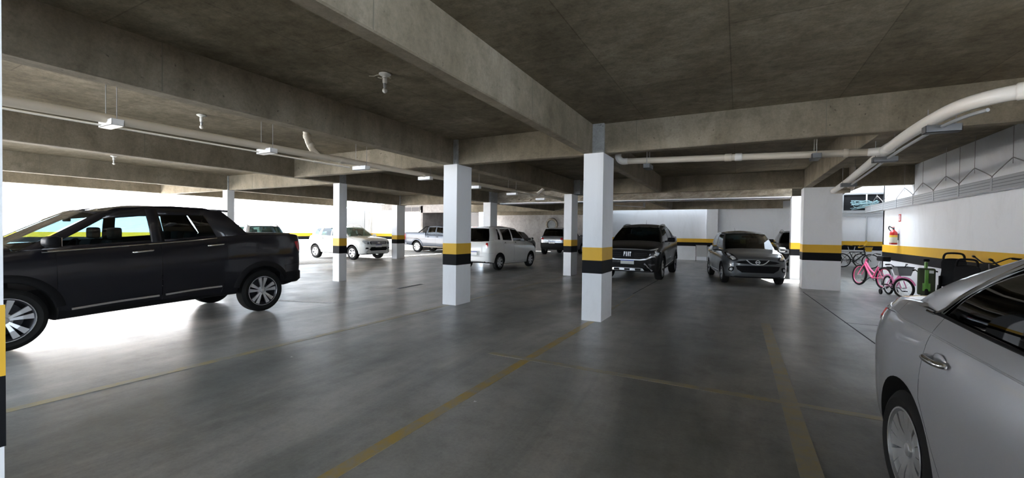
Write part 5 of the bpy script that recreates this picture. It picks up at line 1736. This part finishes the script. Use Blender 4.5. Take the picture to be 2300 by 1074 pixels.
    # crank
    cr = MB(); cr.tube([(bbp.x, -.09, bbp.z), (bbp.x, .09, bbp.z)], .014, 8)
    cr.tube([(bbp.x, .085, bbp.z), (bbp.x + .12 * k, .10, bbp.z - .10 * k)], .010, 6); cr.tube([(bbp.x, -.085, bbp.z), (bbp.x - .12 * k, -.10, bbp.z + .10 * k)], .010, 6)
    co = cr.build('crank', 'dark_metal', root, True)
    MB().torus(.075 * k, .008, (bbp.x, -.055, bbp.z), 'y', 24, 6).build('chainring', 'dark_metal', co, True)
    for sx in (1, -1):
        MB().cbox((bbp.x + sx * .12 * k, sx * .15, bbp.z - sx * .10 * k), (.08, .09, .022), .006).build('pedal', 'black_plastic', co, True)
    MB().box(min(hub_r.x, bbp.x), max(hub_r.x, bbp.x), -.06, -.05, R * .93 + .055 * k, R * .93 + .075 * k).build('chain_guard', frame_mat if girl else 'dark_metal', root)
    if basket:
        b_ = MB()
        c = head_hi + Vector((.17, 0, .02))
        lo, hi = (.10, .11), (.14, .16)
        vs = [(c.x + sx * lo[0], sy * lo[1], c.z - .10) for sx, sy in ((-1, -1), (1, -1), (1, 1), (-1, 1))] + [(c.x + sx * hi[0], sy * hi[1], c.z + .10) for sx, sy in ((-1, -1), (1, -1), (1, 1), (-1, 1))]
        b_.add(vs, [(0, 1, 2, 3), (0, 4, 5, 1), (1, 5, 6, 2), (2, 6, 7, 3), (3, 7, 4, 0)])
        bo = b_.build('basket', basket, root)
        rim = MB(); P = [vs[4], vs[5], vs[6], vs[7], vs[4]]
        rim.tube(P, .007, 6); rim.build('basket_rim', 'dark_metal', bo)
    if stabil:
        for sy in (.16, -.16):
            s2 = MB(); s2.tube([(0, sy * .3, R), (0, sy, .09)], .010, 6)
            o2 = s2.build('stabiliser_arm', 'white_metal', root)
            MB().lathe([(.07, -.014), (.075, 0), (.07, .014)], 18, 'y', (0, sy, .075)).build('stabiliser_wheel', 'black_plastic', o2, True)
    return root

bk = bicycle('bicycle', 'bright pink bicycle leaning beside the wide column', (3.20, 16.07), (3.55, 15.15), .31, 'pink_paint', girl=True, rim_col='pink_paint', lean=math.radians(4), tyre_r=.030)
MB().cbox((.08, 0, .84), (.26, .22, .14), .04).build('black_bag', 'black_plastic', bk, True)
bicycle('bicycle', 'small pink child bicycle with grey front basket', (3.47, 13.15), (3.36, 13.86), .24, 'pink_light', girl=True, basket='grey_mesh', guard='pink_light', rim_mat='white_metal', stabil=True, lean=math.radians(2), tyre_r=.026, steer=math.radians(28))
gb = bicycle('bicycle', 'green child bicycle seen end-on with a dark bag', (3.60, 12.45), (3.47, 11.86), .22, 'green_paint', guard=None, rim_mat='dark_metal', tyre_r=.028, seat_z=.94)
# dark bag with green straps hanging below the saddle of the green bicycle
bag = MB(); bag.cbox((-.06, 0, .53), (.13, .27, .56), .04)
bo = bag.build('hanging_bag', 'olive_cloth', gb, True)
MB().cbox((-.13, .0, .58), (.02, .06, .40), .008).build('bag_strap', 'green_paint', bo, True)
MB().cbox((-.13, 0, .42), (.015, .12, .16), .006).build('bag_pocket', 'green_paint', bo, True)
MB().cbox((-.132, -.07, .74), (.012, .07, .06), .004).build('bag_label', 'white_plastic', bo)
MB().tube([(.10, 0, .50), (.09, 0, .93)], .028, 10).build('seat_tube', 'green_paint', gb, True)
bicycle('bicycle', 'black bicycle behind the sedan roof, handlebar raised', (3.42, 9.68), (3.56, 8.72), .33, 'dark_metal', lean=math.radians(3), bar_z=.13)
bicycle('bicycle', 'second black bicycle handlebar nearest the sedan roof', (3.15, 8.45), (3.30, 7.5), .33, 'black_plastic', lean=math.radians(3), bar_z=.13)
bicycle('bicycle', 'grey bicycle at the back wall behind the pink one', (4.05, 24.9), (5.08, 25.2), .33, 'galv', rim_mat='galv', lean=math.radians(3))
bicycle('bicycle', 'dark bicycle at the back wall with a yellow bag', (5.30, 24.5), (4.3, 24.75), .33, 'dark_metal', lean=math.radians(3), basket='yellow_plastic')

# moulded child seats for bicycles, standing by the wall
def child_seat(label, x, y, rz, lift=.5):
    r = empty('child_seat', (x, y, 0), rz)
    tag(r, label, 'child seat', 'bicycle child seats by the right wall')
    mb = MB()
    prof = [(-.15, .0), (-.17, .12), (-.155, .30), (-.17, .44), (-.14, .51), (-.06, .53), (.06, .53), (.14, .51), (.17, .44), (.155, .30), (.17, .12), (.15, .0)]
    P = [(p.x, p.y) for p in catmull([(a, b_, 0) for a, b_ in prof], 3)]
    n = len(P)
    def bow(a, z): return -.55 * a * a * 2.2 - .10 * (z / .6) ** 2
    vs = [(bow(a, z) , a, lift + z) for a, z in P] + [(bow(a, z) - .025, a, lift + z) for a, z in P]
    mb.add(vs, [tuple(range(n)), tuple(range(2 * n - 1, n - 1, -1))] + [(k, (k + 1) % n, n + (k + 1) % n, n + k) for k in range(n)])
    mb.build('back_shell', 'black_plastic', r, False)
    MB().tube([tuple(q) for q in catmull([(-.09, -.14, lift + .50), (-.10, -.13, lift + .585), (-.10, -.08, lift + .625), (-.10, .08, lift + .625), (-.10, .13, lift + .585), (-.09, .14, lift + .50)], 4)], .018, 8).build('top_hoop', 'black_plastic', r, True)
    o = MB().cbox((-.16, 0, lift + .03), (.30, .28, .05), .02).build('seat_pan', 'black_plastic', r, True)
    for sy in (.16, -.16):
        MB().cbox((-.10, sy, lift + .10), (.26, .03, .20), .014).build('side_wing', 'black_plastic', r, True)
        MB().tube([(.0, sy, lift + .02), (.05, sy * 1.1, lift - .2), (.06, sy * 1.1, lift - .42)], .03, 8).build('leg_guard', 'black_plastic', r, True)
        MB().cbox((.075, sy * 1.1, lift - .46), (.14, .09, .05), .015).build('foot_rest', 'black_plastic', r, True)
        for z in (-.16, -.28):
            MB().cbox((.085, sy * 1.1, lift + z), (.012, .05, .05), .01).build('clip', 'white_plastic', r, True)
    MB().lathe([(.0, .012), (.028, .010), (.03, 0)], 14, 'x', (-.03, .05, lift + .26)).build('button', 'white_plastic', r, True)
    MB().tube([(-.05, 0, lift - .05), (-.05, 0, .02)], .025, 8).build('support_tube', 'dark_metal', r, True)
    MB().cbox((-.05, 0, .012), (.30, .26, .024), .006).build('base_plate', 'dark_metal', r, True)
    return r
child_seat('black moulded child seat with white clips by the right wall', 3.50, 10.75, math.radians(-120), .53)
child_seat('second black child seat just behind the clipped one', 3.50, 10.28, math.radians(-130), .44)

# fire extinguisher with hose and its sign
fe = empty('fire_extinguisher', (3.72, 15.05, 1.24))
tag(fe, 'red fire extinguisher with black hose on the right wall', 'fire extinguisher')
cyl = MB().lathe([(.075, 0), (.085, .012), (.085, .30), (.078, .335), (.045, .375), (.028, .39), (.028, .41)], 28, 'z').build('cylinder', 'red_paint', fe, True)
MB().lathe([(.0865, .05), (.0865, .25)], 28, 'z', nocap=True).build('body_label', 'label_paper', cyl, True)
MB().lathe([(.087, .20), (.087, .255)], 28, 'z', nocap=True).build('label_band', 'label_yellow', cyl, True)
MB().tube([(0, 0, .40), (0, 0, .455)], .02, 10).build('valve', 'dark_metal', fe, True)
MB().cbox((0, .03, .47), (.03, .14, .022), .006).build('lever', 'red_paint', fe, True)
MB().tube([tuple(q) for q in catmull([(0, .03, .43), (-.03, .14, .48), (-.03, .26, .50), (-.03, .30, .44), (-.02, .20, .38), (0, .08, .36), (.0, .085, .30)], 6)], .013, 8).build('hose', 'black_plastic', fe, True)
MB().box(.06, .108, -.04, .04, .12, .30).build('wall_bracket', 'galv_dark', fe)
sg = empty('safety_sign', (3.826, 14.98, 1.86))
tag(sg, 'small red and white sign above the fire extinguisher', 'sign')
MB().box(-.006, .002, -.085, .085, 0, .20).build('sign_plate', 'red_paint', sg)
MB().box(-.009, -.005, -.055, .055, .03, .17).build('sign_field', 'white_plastic', sg)
MB().box(-.011, -.008, -.018, .018, .05, .15).build('sign_symbol', 'red_paint', sg)

# framed board leaning at the back wall beside the grey hatchback
bd = empty('leaning_board', (-1.72, 24.9, 0), math.radians(8))
tag(bd, 'pale framed board leaning behind the grey hatchback', 'board')
MB().add([(-.28, 0, .25), (.28, 0, .25), (.28, .12, .86), (-.28, .12, .86), (-.28, .03, .25), (.28, .03, .25), (.28, .15, .86), (-.28, .15, .86)], [(0, 1, 2, 3), (7, 6, 5, 4), (0, 4, 5, 1), (1, 5, 6, 2), (2, 6, 7, 3), (3, 7, 4, 0)]).build('panel', 'cardboard', bd)
for x in (-.28, .28):
    MB().tube([(x, -.01, 0), (x, .13, .9)], .016, 6).build('frame_leg', 'dark_metal', bd)
MB().tube([(-.28, .125, .88), (.28, .125, .88)], .016, 6).build('frame_rail', 'dark_metal', bd)

# thin conduit ends and fittings under the broken beam
ct = empty('conduit_stub', (-3.9, 18.5, 2.62))
tag(ct, 'thin conduit stub hanging under the beam behind the nearest column', 'conduit')
MB().tube([(-.9, 0, .06), (.35, .3, -.03)], .02, 8).build('tube', 'galv', ct, True)
MB().box(.28, .36, .2, .3, -.02, .16).build('junction_box', 'galv_dark', ct)
MB().tube([(-.5, .1, 0), (-.5, .1, CEIL - 2.62)], .005, 6).build('hanger_rod', 'steel_rod', ct)

# window of litter dots: two tiny paper scraps on the floor
for (lab, x, y) in (('tiny white paper scrap on the near floor', -1.96, 3.02), ('tiny white paper scrap near the dark pickup shadow', -4.45, 3.05)):
    o = MB().add([(x, y, .001), (x + .025, y + .006, .008), (x + .02, y + .026, .002), (x - .004, y + .02, .006)], [(0, 1, 2, 3)]).build('paper_scrap', 'white_plastic')
    tag(o, lab, 'paper')
